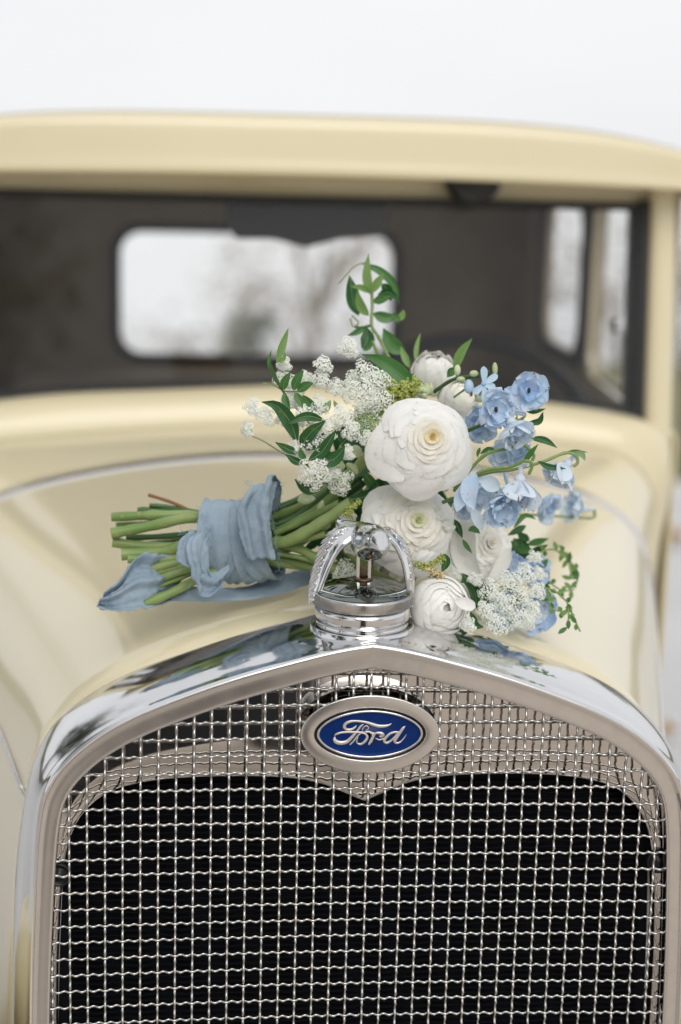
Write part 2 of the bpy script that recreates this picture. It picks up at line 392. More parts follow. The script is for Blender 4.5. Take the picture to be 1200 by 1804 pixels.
# ---- radiator core with fins
OZ=[(p.x,p.z) for p in O[len(O)//2:]]
def halfw(z):
    best=0
    for (xa,za),(xb,zb) in zip(OZ,OZ[1:]):
        if za>=z>=zb and za!=zb: return xa+(xb-xa)*(za-z)/(za-zb)
    return 0 if z>OZ[0][1] else .251
cp=[(p.x*.985,p.z-.006) for p in O[::4]]; n=len(cp)
core=mesh('radiator_core',[(x,.036,z) for x,z in cp]+[(x,.075,z) for x,z in cp],[tuple(range(n)),tuple(range(2*n-1,n-1,-1))]+[(i,(i+1)%n,n+(i+1)%n,n+i) for i in range(n)],CORE,car,False)
b=MB(); z=.60
while z<1.06:
    V=[];n=40;hw_=halfw(z)-.012
    for i in range(n+1):
        x=-hw_+2*hw_*i/n; yy=.031+.0016*math.sin(i*1.9+z*40); zz=z+.0006*math.sin(i*2.3)
        V+=[(x,yy,zz),(x,yy,zz+.0006),(x,.040,zz+.0006),(x,.040,zz)]
    b.add(V,gridF(n+1,4,wrapv=True)); z+=.0052
f=b.build('fin',CORE,core,False,kind='stuff')
for s,(px,py) in ((-1,(104,1541)),(1,(1160,1518))):
    p=at(px,py,.014); V=[]
    pr=[(.0001,-.003),(.004,-.003),(.0045,0),(.0075,0),(.008,-.002),(.0095,-.002),(.010,.003)]
    for i in range(24):
        a=2*PI*i/24
        for r,y in pr: V.append(p+Vector((r*math.cos(a),y,r*math.sin(a))))
    mesh('bolt',V,gridF(24,len(pr),wrapu=True),BLACK,apron)
# ---- grille wires
X0=[121.7,153.3,185,216,247.3,278.7,309.7,340.7,371.3,402.3,432.7,463.5,494,524.3,555,585.7,615.7,646.3,676,706.7,736.7,767.3,796.7,827,857,887.3,917,947,976.7,1007,1036.3,1066,1095.3,1125,1155]
X1=[124,154.7,185.3,216,246.7,277.3,307.7,338,368.3,398.7,428.3,458.3,488.7,518,548,577.7,607.3,637.3,666.7,696,725.7,755.3,784.7,814.3,843.3,872.7,902,931,961,990,1019.3,1048.3,1077.7,1107,1136.7]
YL=[1426.9,1456,1485.5,1515.3,1543.3,1573.5,1602.6,1631.7,1660.4,1689.5,1717.9,1746.5,1774.5,1803]
YR=[1416,1445.4,1473.9,1502.3,1531,1559,1587.4,1615.6,1643.6,1671.3,1699.5,1728,1755.5,1783.2]
vert=[]
for i,(a,c) in enumerate(zip(X0,X1)):
    p=at(a,1470,0);q=at(c,1770,0); vert.append((i,p.x,q.x,p.z,q.z))
p=at(93,1770,0); vert.insert(0,(-1,p.x,p.x,1,.8)); p=at(1165,1770,0); vert.append((35,p.x+.0,p.x,1,.8))
def vx(v,z): return v[1]+(v[2]-v[1])*(v[3]-z)/(v[3]-v[4])
rows=[]    # (index, list of (x,z))
for k in range(14):
    l=at(153.5,YL[k],0); r_=at(1110,YR[k],0); bow=3+3*k/13
    m=at(640,(YL[k]*(1110-640)+YR[k]*(640-153.5))/(956.5)-bow,0); rows.append((k-1,l,m,r_))
top=[(300,1394,800,1389),(300,1364,800,1360),(300,1333.5,800,1330),(300,1304,800,1300),(300,1275,800,1271.5),(470,1242.5,800,1242.5),(560,1212.5,760,1212),(600,1185,700,1184)]
for j,(a,ya,c,yc) in enumerate(top):
    l=at(a,ya,0); r_=at(c,yc,0); m=(l+r_)/2+Vector((0,0,.0008)); rows.append((-2-j,l,m,r_))
for j in range(14,30):
    dz=.01397*(j-13); rows.append((j-1,rows[13][1]-Vector((0,0,dz)),rows[13][2]-Vector((0,0,dz)),rows[13][3]-Vector((0,0,dz))))
def rz(r,x):
    _,a,m,c=r
    t=((x-a.x)/(c.x-a.x)); 
    L0=(t-.5)*(t-1)*2; L1=-4*t*(t-1); L2=2*t*(t-.5)
    if r[0]<-1: return a.z+(c.z-a.z)*t+.0008*max(0,1-4*(t-.5)**2)
    t2=min(1.08,max(-.1,t)); L0=(t2-.5)*(t2-1)*2; L1=-4*t2*(t2-1); L2=2*t2*(t2-.5)
    return a.z*L0+m.z*L1+c.z*L2
rows.sort(key=lambda r:r[0])
def topz(x):
    x=abs(x)
    for (xa,za),(xb,zb) in zip(OZ,OZ[1:]):
        if xa<=x<=xb and xb>xa: return za+(zb-za)*(x-xa)/(xb-xa)
    return None
grille=mesh('grille',*tubeVF([p+NR[i]*.005+Vector((0,.004,0)) for i,p in enumerate(O)][::2],.0022,8),STEEL,car)
WR=.00108
rr=random.Random(3)
for r in rows:
    zc=rz(r,0); hw=halfw(zc)+.006
    if hw<.012: continue
    xs=[];cx=sorted(vx(v,zc) for v in vert)
    V=[];P=[]
    ph=rr.uniform(-.0003,.0003)
    for k in range(len(vert)-1):
        xa,xb=vx(vert[k],rz(r,0)),vx(vert[k+1],rz(r,0))
        for s in range(9):
            u=s/9; x=xa+(xb-xa)*u
            if abs(x)>hw+.001: continue
            par=(r[0]+vert[k][0])%2   # 0: horizontal wire passes in front
            th=3*PI*(u+par)
            P.append(Vector((x,-.00105*math.cos(th),rz(r,x)+ph-.00022*math.cos(th))))
    if len(P)<3: continue
    if abs(P[0].x)<hw: P.insert(0,Vector((-hw,0.001,rz(r,-hw))))
    if abs(P[-1].x)<hw: P.append(Vector((hw,0.001,rz(r,hw))))
    V=[]
    for p in P:
        for j in range(7):
            a=2*PI*j/7; V.append(p+Vector((0,math.cos(a)*WR,math.sin(a)*WR)))
    mesh('wire',V,gridF(len(P),7,wrapv=True),STEEL,grille)
for v in vert:
    x=vx(v,.95); zt=topz(x) 
    if zt is None: zt=.80 if abs(x)>.2495 else .93
    zt+=.004; P=[]
    for k in range(len(rows)-1):
        za,zb=rz(rows[k],x),rz(rows[k+1],x)
        for s in range(9):
            u=s/9; z=za+(zb-za)*u
            if z>zt: continue
            par=(rows[k][0]+v[0]+1)%2
            th=3*PI*(u+par)
            P.append(Vector((vx(v,z)+.00012*math.sin(th*2+1),-.00105*math.cos(th),z)))
    V=[]
    for p in P:
        for j in range(7):
            a=2*PI*j/7; V.append(p+Vector((math.cos(a)*WR,math.sin(a)*WR,0)))
    mesh('wire',V,gridF(len(P),7,wrapv=True),STEEL,grille)
# ---- emblem
EC=at(652,1293,-.006); 
def emb(px,py,Y): return at(px,py,Y)
def ovalring(name,loops,m,parent,n=96,closed=True,capin=False):
    """loops: (halfw px, halfh px, Y, exponent)"""
    V=[];cx,cy=652,1293.5
    for a,bq,Y,ex in loops:
        for i in range(n):
            t=2*PI*i/n; c,s=math.cos(t),math.sin(t)
            x=a*abs(c)**(2/ex)*(1 if c>0 else -1); y=bq*abs(s)**(2/ex)*(1 if s>0 else -1)
            V.append(at(cx+x+y*.0,cy-y-x*.012,Y))
    F=gridF(len(loops),n,wrapv=True)
    if capin: F.append(tuple((len(loops)-1)*n+i for i in range(n)))
    return mesh(name,V,F,m,parent)
emblem=ovalring('emblem',[(121,67,.004,1.95),(122.5,68.5,-.002,1.95),(122.7,68.7,-.0074,1.95),(122.3,68.3,-.0083,1.95),(121.2,67.2,-.0087,1.95),(120.2,66.4,-.0088,1.95),(100.5,48.4,-.0088,1.9),(99.4,47.3,-.0087,1.9),(98,46,-.0078,1.9),(97,45,-.004,1.9)],SATIN,car)
ovalring('emblem_recess',[(97,45,-.0042,1.9),(90,38,-.0040,1.85)],BLACK,emblem,capin=True)
ovalring('emblem_rim',[(94.0,42.6,-.003,1.9),(93.8,42.4,-.0085,1.9),(92.6,41.3,-.0100,1.9),(90.2,39.4,-.0100,1.88),(89,38.2,-.0090,1.86),(88.6,37.9,-.007,1.86)],CHROME,emblem)
ovalring('enamel_plate',[(89.2,38.3,-.0070,1.86),(60,25,-.0074,1.86),(5,2,-.0076,1.86)],BLUE,emblem,capin=True)
def zz(x,y): return 550+x/5.825,1245+y/5.825
strokes=[
 [(455,190,8),(440,212,24),(402,235,34),(355,236,36),(330,208,38),(345,175,38),(388,154,34),(440,148,28),(500,152,28),(560,162,32),(620,182,40),(680,199,42),(740,200,36),(790,188,22),(815,172,6)],
 [(528,180,10),(495,205,26),(470,240,28),(436,282,36),(400,322,42),(355,360,48),(300,372,50),(252,362,54),(230,334,40),(236,308,10)],
 [(230,297,8),(250,282,24),(300,266,26),(360,262,24),(430,262,24),(500,264,22),(545,262,10)],
 [(386,392,16),(424,356,20),(462,306,20),(502,270,14)],
 [(508,272,10),(546,280,22),(566,312,32),(544,354,34),(502,384,28),(466,376,18),(458,346,14),(474,308,10)],
 [(512,255,10),(520,226,12),(538,204,14),(562,198,14),(578,214,14),(570,236,12),(548,244,8)],
 [(550,262,26),(585,258,24),(615,275,34),(640,280,28),(620,320,36),(600,360,36),(580,390,24)],
 [(615,300,20),(655,272,26),(700,272,38),(725,285,46),(718,305,36),(690,305,14)],
 [(650,325,10),(690,340,16),(725,332,16),(750,320,12)],
 [(895,262,18),(850,262,26),(800,278,30),(758,315,34),(740,350,34),(762,372,30),(805,352,26),(850,310,26),(885,265,22)],
 [(955,200,8),(930,225,36),(898,272,36),(868,318,36),(848,352,36),(865,374,26),(905,362,20),(940,325,14),(968,285,6)],
]
b=MB()
for k,st in enumerate(strokes):
    P=crom([Vector((x,y,wd)) for x,y,wd in st],6); V=[];Y0=-.0081-.00002*k
    for i,p in enumerate(P):
        t=P[min(i+1,len(P)-1)]-P[max(i-1,0)]; n=Vector((-t.y,t.x,0)).normalized()
        wv=max(2,p.z*.80)*.5
        for s,y in ((-1.0,.0009),(-.92,0),(.92,0),(1.0,.0009)):
            a=zz(p.x+n.x*wv*s,p.y+n.y*wv*s); V.append(at(a[0],a[1],Y0+y))
    b.add(V,gridF(len(P),4))
LET=mat('raised_lettering',(.62,.58,.53),.35,.6)
b.build('lettering',LET,emblem)

# ---- radiator cap and bird ornament
CX,CY=-.0035,.045
cap=mesh('radiator_cap',*latheVF([(.0395,1.106),(.0395,1.1140),(.0385,1.1155),(.0368,1.1160),(.0362,1.1175),(.0372,1.1190),(.0376,1.1205),(.0368,1.1222),(.0366,1.1240),(.0372,1.1248),(.0376,1.1275),(.0379,1.1315),(.0374,1.1345),(.0355,1.1355),(.030,1.1357)],(CX,CY,0),96),CHROME,car)
mesh('cap_seat',*latheVF([(.0415,1.110),(.0412,1.1195),(.0405,1.1202),(.0395,1.1196),(.0388,1.116)],(CX,CY,0),72),CHROME,cap)
V=[];n=216
for i in range(n):
    a=2*PI*i/n
    k=.0013 if i%2 else 0
    for r,z in ((.036,1.1362),(.0388,1.1366),(.0401-k,1.1374),(.0403-k,1.1445),(.0392,1.1460),(.0375,1.1466)):
        V.append((CX+r*math.cos(a),CY+r*math.sin(a),z))
mesh('knurled_ring',V,gridF(n,6,wrapu=True),STEEL,cap)
mesh('domed_top',*latheVF([(.0380,1.1470),(.0372,1.1478),(.034,1.1492),(.027,1.1518),(.018,1.1542),(.009,1.1556),(.0001,1.156)],(CX,CY,0),72),DARKCH,cap)
mesh('collar',*latheVF([(.0072,1.1550),(.0080,1.1562),(.0072,1.1574),(.004,1.1578)],(CX,CY,0),32),BRASS,cap)
for s in (-1,1):
    V,F=boxVF((CX+s*.0045-.0011,CY-.003,1.1560),(CX+s*.0045+.0011,CY+.003,1.181)); mesh('post_blade',V,F,CHROME,cap,False)
box('post_tongue',(CX-.0030,CY-.0012,1.156),(CX+.0030,CY+.0012,1.1665),BRASS,cap,.0005)
# bird body: head towards the viewer, tail behind
path=[(600,915,.086,.0015,.004),(611,922,.076,.0030,.0085),(627,932,.065,.0065,.0100),(643,945,.054,.0120,.0125),(650,953,.043,.0150,.0150),(656,956,.032,.0145,.0145),(661,955,.022,.0108,.0112),(666,953,.013,.0096,.0096),(669,955,.004,.0090,.0090),(671,960,-.003,.0062,.0064),(672,967,-.009,.0025,.0028),(673,972,-.012,.0008,.0009)]
PP=crom([at(*p[:3]) for p in path],4); RX=crom([Vector((p[3],p[4],0)) for p in path],4)
V=[];n=24
for i,(p,q) in enumerate(zip(PP,RX)):
    for j in range(n):
        a=2*PI*j/n; V.append(p+Vector((math.cos(a)*q.y,0,math.sin(a)*q.x)))
bird=mesh('bird_figure',V,gridF(len(PP),n,wrapv=True)+[tuple(range(n)),tuple(range((len(PP)-1)*n,len(PP)*n))],CHROME,cap)
bird['label']='chrome bird with head forward and both wings arched down'
def wing(s):
    # centre line in photo pixels, chord length (m)
    if s<0: pts=[(640,948,.046,.012),(622,938,.047,.018),(600,944,.047,.021),(583,962,.046,.020),(571,988,.045,.018),(562,1014,.043,.016),(556,1038,.041,.013),(553,1058,.038,.008)]
    else: pts=[(668,945,.050,.012),(684,938,.050,.017),(700,952,.050,.016),(712,974,.049,.015),(719,998,.048,.014),(722,1022,.046,.012),(722,1044,.045,.011),(721,1062,.043,.008)]
    A=crom([at(*p[:3]) for p in pts],6); Wd=crom([Vector((p[3],0,0)) for p in pts],6)
    V=[];m=14;NN=[];DD=[]
    for i,p in enumerate(A):
        t=(A[min(i+1,len(A)-1)]-A[max(i-1,0)]).normalized(); nn=t.cross(Vector((0,1,0))).normalized()
        if nn.dot(p-Vector((CX,CY,1.16)))<0: nn=-nn
        k=.62 if s<0 else .45
        D=(nn*k+Vector((0,1,0))*(1-k*.4)).normalized(); D=(D-t*D.dot(t)).normalized(); K=D.cross(t).normalized()
        if K.y>0: K=-K
        NN.append(K); DD.append(D); wd=Wd[i].x
        for j in range(m):
            a=2*PI*j/m; e=math.cos(a); th=.0016+.0014*max(0,-e)
            V.append(p+D*(e*wd*.5)+K*(math.sin(a)*th-.0012*e*e))
    mesh('wing',V,gridF(len(A),m,wrapv=True)+[tuple(range(m)),tuple(range((len(A)-1)*m,len(A)*m))],CHROME,cap)
    for k in range(19):
        i=int(12+k*1.65)
        if i>=len(A)-1: break
        t=(A[i+1]-A[i-1]).normalized(); wd=Wd[i].x
        d=(t*.95+DD[i]*.42).normalized(); sd_=d.cross(NN[i]).normalized()
        c=A[i]+DD[i]*wd*.24+NN[i]*.0012
        mesh('feather',*ellVF(c,(d*(.0045+wd*.22),sd_*.00125,NN[i]*.0011),1,8,6),CHROME,cap)
        if k%2==0:
            c=A[i]+DD[i]*wd*.02+NN[i]*.0016; mesh('feather',*ellVF(c,(d*.0042,sd_*.0013,NN[i]*.0010),1,8,6),CHROME,cap)
wing(-1); wing(1)
for k in range(6):
    c=at(600+k*5.2,915+k*1.2,.082); mesh('tail_feather',*ellVF(c,(Vector((.0011,0,.0004)),Vector((-.002,.009,.002)),Vector((-.001,0,.0030))),1,8,6),CHROME,cap)
for q in (-1,1):
    mesh('eye',*ellVF(at(668,952,.002)+Vector((q*.0085,0,.001)),(Vector((.0012,0,0)),Vector((0,.0015,0)),Vector((0,0,.0015))),1,8,6),CHROME,cap)

# ---- upper body
body=empty('cab',(0,0,0)); body.parent=car
def panel_hole(name,outer,hole,m,parent,thick=.012,smooth=False):
    n=len(hole); V=[Vector(p) for p in outer]+[Vector(p) for p in hole]
    F=[(i,(i+1)%n,n+(i+1)%n,n+i) for i in range(n)]
    o=mesh(name,V,F,m,parent,smooth); s=o.modifiers.new('s','SOLIDIFY'); s.thickness=thick; s.offset=0; return o
def rrect(x0,x1,z0,z1,r,n=8,P=lambda a,b:(a,0,b)):
    Q=[]
    for cx,cz,a0 in ((x1-r,z1-r,0),(x0+r,z1-r,90),(x0+r,z0+r,180),(x1-r,z0+r,270)):
        for i in range(n+1):
            a=R(a0+90*i/n); Q.append((cx+r*math.cos(a),cz+r*math.sin(a)))
    return [P(*q) for q in Q],Q
def outer_of(Q,x0,x1,z0,z1,P):
    cx=(min(q[0] for q in Q)+max(q[0] for q in Q))/2; cz=(min(q[1] for q in Q)+max(q[1] for q in Q))/2
    hx=(max(q[0] for q in Q)-min(q[0] for q in Q))/2; hz=(max(q[1] for q in Q)-min(q[1] for q in Q))/2
    out=[]
    n=len(Q)//4
    for k in range(4):
        sx,sz=((1,1),(-1,1),(-1,-1),(1,-1))[k]
        X=x1 if sx>0 else x0; Z=z1 if sz>0 else z0
        for i in range(n):
            q=Q[k*n+i]; t=i/(n-1)
            # walk through the corner
            if k in (0,2):
                a=(X,q[1]) if t<.5 else (q[0],Z)
            else:
                a=(q[0],Z) if t<.5 else (X,q[1])
            if i==n//2: a=(X,Z)
            out.append(P(*a))
    return out
YB=2.33
Pb=lambda a,b:(a,YB,b)
h,Q=rrect(-.282,.288,1.047,1.300,.045,8,Pb)
rear=panel_hole('rear_wall',outer_of(Q,-.60,.60,.5,1.47,Pb),h,LEATHER,car)
Pr=lambda a,b:(a,YB-.012,b)
h1,_=rrect(-.282,.288,1.047,1.300,.045,8,Pr); h0,_=rrect(-.300,.306,1.030,1.317,.06,8,Pr)
panel_hole('window_surround',h0,h1,RUBBER,rear,.010)
mesh('window_pane',rrect(-.282,.288,1.047,1.300,.045,8,lambda a,b:(a,YB+.004,b))[0],[tuple(range(36))],GLASS,rear,False)
SX=lambda a:.528+.045*min(1,max(0,(a-1.06)/.28))
for s in (-1,1):
    X=.572*s
    first=True
    for (ya,yb,wa,wb,za,zb,r) in ((1.07,1.69,1.13,1.65,1.10,1.415,.05),(1.69,2.34,1.74,2.07,1.12,1.405,.06)):
        Pq=lambda a,b,s=s:(SX(a)*s,a,b)
        h,Q=rrect(wa,wb,za,zb,r,8,Pq)
        sw=panel_hole('side_wall',outer_of(Q,ya,yb,.5,1.44,Pq),h,[LEATHER],car,.014)
        Pi=lambda a,b,s=s:((SX(a)-.012)*s,a,b)
        i0,_=rrect(wa-.022,wb+.022,za-.02,zb+.02,.06,8,Pi); i1,_=rrect(wa+.004,wb-.004,za+.004,zb-.004,r,8,Pi)
        panel_hole('window_surround',i0,i1,PAINT if ya<1.2 else RUBBER,sw,.010)
        mesh('window_pane',h,[tuple(range(36))],GLASS,sw,False)
    # outer skin
    V=[];
    V=[]
    for i in range(14):
        y=1.02+1.34*i/13; x=(SX(y)+.010)*s
        V+=[(x*.99,y,.45),(x,y,.8),(x,y,1.10),(x-.006*s,y,1.112)]
    o=mesh('side_panel',V,gridF(14,4),PAINT,car); m_=o.modifiers.new('s','SOLIDIFY'); m_.thickness=.005
    bx=box('door_handle',(.588*s-.004,1.36,1.10),(.588*s+.004,1.44,1.112),CHROMEF,car,.003)
# headliner and roof
box('headliner',(-.575,1.10,1.440),(.575,2.34,1.452),HEADL,car,.004)
roofp=[(1.10,1.4530),(1.000,1.4490),(.981,1.4485),(.976,1.4510),(.975,1.458),(.977,1.470),(.979,1.490),(.981,1.508),(.983,1.5145),(.988,1.5205),(.997,1.5245),(1.01,1.526),(1.05,1.5275),(1.5,1.532),(2.0,1.528),(2.28,1.512),(2.36,1.47),(2.375,1.40)]
PR=crom([Vector((0,a,c)) for a,c in roofp],4)
V=[];nx=61
for i in range(nx):
    x=-.605+1.21*i/(nx-1); ax=abs(x)/.52; drop=.033*ax**4
    edge=max(0,(abs(x)-.555)/.05); 
    for p in PR:
        hh=(p.z-1.4475)/.09
        z=p.z-drop*max(0,min(1,hh*1.1))-.006*(abs(x)/.45)**2*(1-min(1,max(0,hh)))
        z-=edge**2*.05*max(0,min(1,hh))
        bow=.020*(abs(x)/.5)**2
        V.append((x,p.y+(bow if p.y<1.5 else -bow),z))
roof=mesh('roof',V,gridF(nx,len(PR)),PAINT,car)
box('windshield_header',(-.54,1.088,1.414),(.54,1.12,1.455),PAINT,car,.006)
# windshield frame: pillars
for s in (-1,1):
    V=[]
    for z in (1.02,1.10,1.2,1.3,1.4,1.45):
        t=(z-1.1)/.33; x0=.492; x1=.531-.004*max(0,t)+.0; y0=1.012+.045*t; y1=y0+.09
        ring=[(x0,y0+.012),(x0+.004,y0+.003),(x0+.012,y0),(x1-.014,y0),(x1-.004,y0+.005),(x1,y0+.014),(x1+.03,y1),(x0,y1)]
        V+=[(s*a,b_,z) for a,b_ in ring]
    mesh('windshield_pillar',V,gridF(6,8,wrapv=True),PAINT,car)
gl=[(-.492,1.035,1.10),(.492,1.035,1.10),(.492,1.082,1.420),(-.492,1.082,1.420)]
wf=MB()
for s in (-1,1):
    V,F=boxVF((s*.485-.007,1.030,1.09),(s*.485+.007,1.10,1.425)); wf.add([(x,y+(z-1.1)*.12,z) for x,y,z in V],F)
V,F=boxVF((-.49,1.072,1.410),(.49,1.092,1.420)); wf.add(V,F)
# bottom gasket follows the cowl crown
P=[Vector((p.x,1.034,p.z+.002)) for p in A3 if abs(p.x)<.49]
wf.add(*tubeVF(P,.0055,8))
wfo=wf.build('windshield_seal',RUBBER,car,False)
mesh('windshield_pane',gl,[(0,1,2,3)],GLASS,wfo,False)
# wiper motor, mirror
p=at(838,321,1.03); V=[];n=24
for y,r in ((1.022,.001),(1.022,.028),(1.026,.033),(1.085,.034)):
    for i in range(n): a=2*PI*i/n; V.append((p.x+r*math.cos(a)*1.05,y,p.z+.004+r*math.sin(a)*.98))
mesh('wiper_motor',V,gridF(4,n,wrapv=True),BLACK,car)
b=MB()
a_=at(400,352,1.16);c_=at(678,398,1.16)
pts=[(400,350),(676,350),(684,380),(676,416),(600,421),(540,436),(480,421),(415,420),(397,392)]
P=[at(x,y,1.15) for x,y in pts]; P2=[at(x,y,1.15)+Vector((0,.025,0)) for x,y in pts]; n=len(pts)
b.add(P+P2,[tuple(range(n)),tuple(range(2*n-1,n-1,-1))]+[(i,(i+1)%n,n+(i+1)%n,n+i) for i in range(n)])
b.build('rear_view_mirror',BLACK,car,False)
box('sun_visor',(at(690,340,1.16).x,1.15,1.405),(at(900,340,1.16).x,1.16,1.44),HEADL,car,.004)
# steering wheel
wc=Vector((.312,1.36,1.018)); wn=Vector((0,-.80,.60)).normalized(); wu=Vector((1,0,0)); wv=wn.cross(wu)
P=[wc+(wu*math.cos(t)+wv*math.sin(t))*.205 for t in [2*PI*i/64 for i in range(65)]]
wheel=mesh('steering_wheel',*tubeVF(P,.012,12),BLACK,car)
for a in (30,150,270):
    d=wu*math.cos(R(a))+wv*math.sin(R(a)); mesh('spoke',*tubeVF([wc+d*.02-wn*.02,wc+d*.195],.008,8),BLACK,wheel)
mesh('steering_column',*tubeVF([wc,wc-wn*.5],.02,10),BLACK,wheel)
# seats, floor
def cushion(name,a,b_):
    o=box(name,a,b_,LEATHER,car,.05); return o
cushion('front_seat',(-.5,1.62,.55),(.5,1.74,1.05)); cushion('rear_seat',(-.5,2.14,.55),(.5,2.30,1.02))
box('floor_pan',(-.55,1.03,.44),(.55,2.34,.46),BLACK,car,0)
b=MB(); b.add(*boxVF((-.5,1.06,.80),(.5,1.10,1.105))); b.build('dashboard',BLACK,car,False)
# window winder and handle inside the front door
mesh('quarter_handle',*ellVF(at(1085,575,1.46),(Vector((.012,0,0)),Vector((0,.02,0)),Vector((0,0,.014))),1,12,8),CHROMEF,car)

# ================================================================== BOUQUET
bq=empty('bouquet',(0,0,0),'white and blue wedding bouquet with green stems lying on the hood behind the radiator cap','bouquet')
BR=random.Random(11)
def px(Y): return 1.0/ppm(Y)
def axes(n):
    n=Vector(n).normalized(); u=n.cross(Vector((0,0,1)))
    if u.length<.05: u=Vector((1,0,0))
    u.normalize(); v=n.cross(u).normalized()
    if v.z<0: u,v=-u,-v
    return u,v,n
def ranunc(name,c,n,Rm,layers,seed,mats,label,depth=1.0,ruf=.02,heart=PY,closed=False,th0=6,th1=80,np0=3,dome=.44,off=(0,0),point=0,flare=.05):
    """many-layered flower facing n; returns the flower object with its petals as children.
    open form: rims lie like shingles on a low dome; closed form: petals wrap a ball"""
    r=random.Random(seed); u,v,n=axes(n); c=Vector(c)
    hb=MB()
    H=lambda q:Rm*(dome-(dome+.20)*q**2.3)     # dome height at relative radius q
    if not closed:
        for k in range(11):
            a=k*2.4; q=c+(u*math.cos(a)+v*math.sin(a))*Rm*.028*(k**.5)+u*Rm*off[0]+v*Rm*off[1]+n*(H(0)-Rm*.045)
            hb.add(*ellVF(q,(u,v,n*1.5),Rm*.028,6,5))
    hb.add(*ellVF(c-n*Rm*(.40 if not closed else 0)*depth,(u,v,n*(.8 if not closed else depth*.9)),Rm*(.42 if not closed else .66),16,10))
    fl=hb.build(name,heart if not closed else mats[0],bq,label=label)
    prev=.0
    for L in range(layers):
        t=L/(layers-1); 
        np_=np0+int(round(2.4*t)); ph=L*1.13+r.random()*.6
        m=mats[min(len(mats)-1,int(t*len(mats)))]
        rim=.055+.945*t**1.05
        for k in range(np_):
            a0=ph+2*PI*k/np_+r.uniform(-.24,.24); hw=PI/np_*(1.62+.25*r.random())
            ro=1+r.uniform(-.035,.035); wob=r.random()*6; V=[]; nu,nv=13,10; lf=r.uniform(.2,.5); tx=r.uniform(-.03,.03)
            for i in range(nu):
                uu=-1+2*i/(nu-1)
                edge=1-.028*t*(1+math.cos(uu*2.2+wob))-(.10+.13*t)*abs(uu)**2.6-ruf*.9*math.cos(uu*5+wob)*(.3+t)+point*math.cos(uu*PI/2)*.12
                a1=a0+uu*hw
                for j in range(nv):
                    w_=j/(nv-1); a=a0+uu*hw*(.40+.60*min(1,w_*1.7))
                    if not closed:
                        inner=max(.03,prev*.72); rr=rim*ro*edge
                        if w_<.35:
                            q=w_/.35; rad=inner*.5+(inner*.5)*q; hg=H(0)*0-Rm*.42*depth+(H(inner)-Rm*.07*lf+Rm*.42*depth)*q
                            rad=rad if t>.0 else rad
                        else:
                            q=(w_-.35)/.65; rad=inner+(rr-inner)*q
                            lift=-Rm*(.06*lf)*(1-q)**1.2+Rm*(.010+.020*(1-t))*q*q-Rm*.020*max(0,q-.75)*4*t
                            hg=H(min(1.05,rad))+lift+Rm*tx*q*t
                            hg+=Rm*ruf*1.5*math.sin(uu*5.5+wob)*q*q*(.2+t)
                            if t<.34: hg+=Rm*.05*q*q*(1-t/.34)
                        rad+=.035*uu*(.25+t)*min(1,w_*1.5)          # spiral overlap
                        o_=1-min(1,rad)
                        V.append(c+(u*(math.cos(a)*rad+off[0]*o_)+v*(math.sin(a)*rad+off[1]*o_))*Rm+n*hg)
                    else:
                        thr=R(th0+(th1-th0)*t**.9); thb=R(165)
                        th=thb+(thr-thb)*w_*edge*(1 if True else 0)
                        RL=Rm*(.80+.20*t)*(1+.035*uu)*ro
                        fl_=max(0,w_-.6)/.4; RL*=1+flare*t*fl_*fl_+(.05+.10*t)*fl_*ruf*8*(.5+.5*math.sin(uu*4+wob))
                        V.append(c+(u*math.cos(a)+v*math.sin(a))*RL*math.sin(th)+n*RL*math.cos(th)*depth)
            mesh('petal',V,gridF(nu,nv),m,fl)
        prev=rim
    return fl
for m_ in (PW,PC,PS,PSC): sss(m_)
for m_ in PB: sss(m_,.2,.003)
def spots(m,c=(.42,.42,.30)):
    t=m.node_tree; b=t.nodes['Principled BSDF']; k=b.inputs['Base Color'].links[0].from_socket
    g=N(t,'ShaderNodeTexCoord'); n=N(t,'ShaderNodeTexNoise'); n.inputs['Scale'].default_value=210; n.inputs['Detail'].default_value=1
    r=N(t,'ShaderNodeMapRange'); r.inputs['From Min'].default_value=.66; r.inputs['From Max'].default_value=.74
    x=N(t,'ShaderNodeMix',data_type='RGBA'); x.inputs[7].default_value=(*c,1)
    t.links.new(g.outputs['Object'],n.inputs['Vector']); t.links.new(n.outputs[0],r.inputs[0]); t.links.new(r.outputs[0],x.inputs[0]); t.links.new(k,x.inputs[6]); t.links.new(x.outputs[2],b.inputs['Base Color'])
for m_ in PB: spots(m_)
spots(STEM,(.34,.26,.12)); spots(LD,(.09,.15,.04)); spots(PW,(.80,.77,.66))
camdir=lambda p:(CAM-Vector(p)).normalized()
def face(px_,py_,Y,dx=0,dy=0):
    p=at(px_,py_,Y); d=camdir(p); return p,(d+Rt*dx+Up*dy).normalized()
p,n=face(743,789,.075,.10,.10); ranunc('ranunculus',p,n,97*px(.06)*1.02,11,1,[PY,PC,PC,PC,PW,PW,PW,PW],'largest white ranunculus, cream at its heart',ruf=.022,off=(.17,.19))
p,n=face(718,930,.100,.18,.10); ranunc('ranunculus',p,n,88*px(.09)*1.07,11,2,[PG,PC,PC,PC,PC,PW,PW],'greenish hearted white ranunculus below the largest one',heart=PG,ruf=.04,off=(.15,.12))
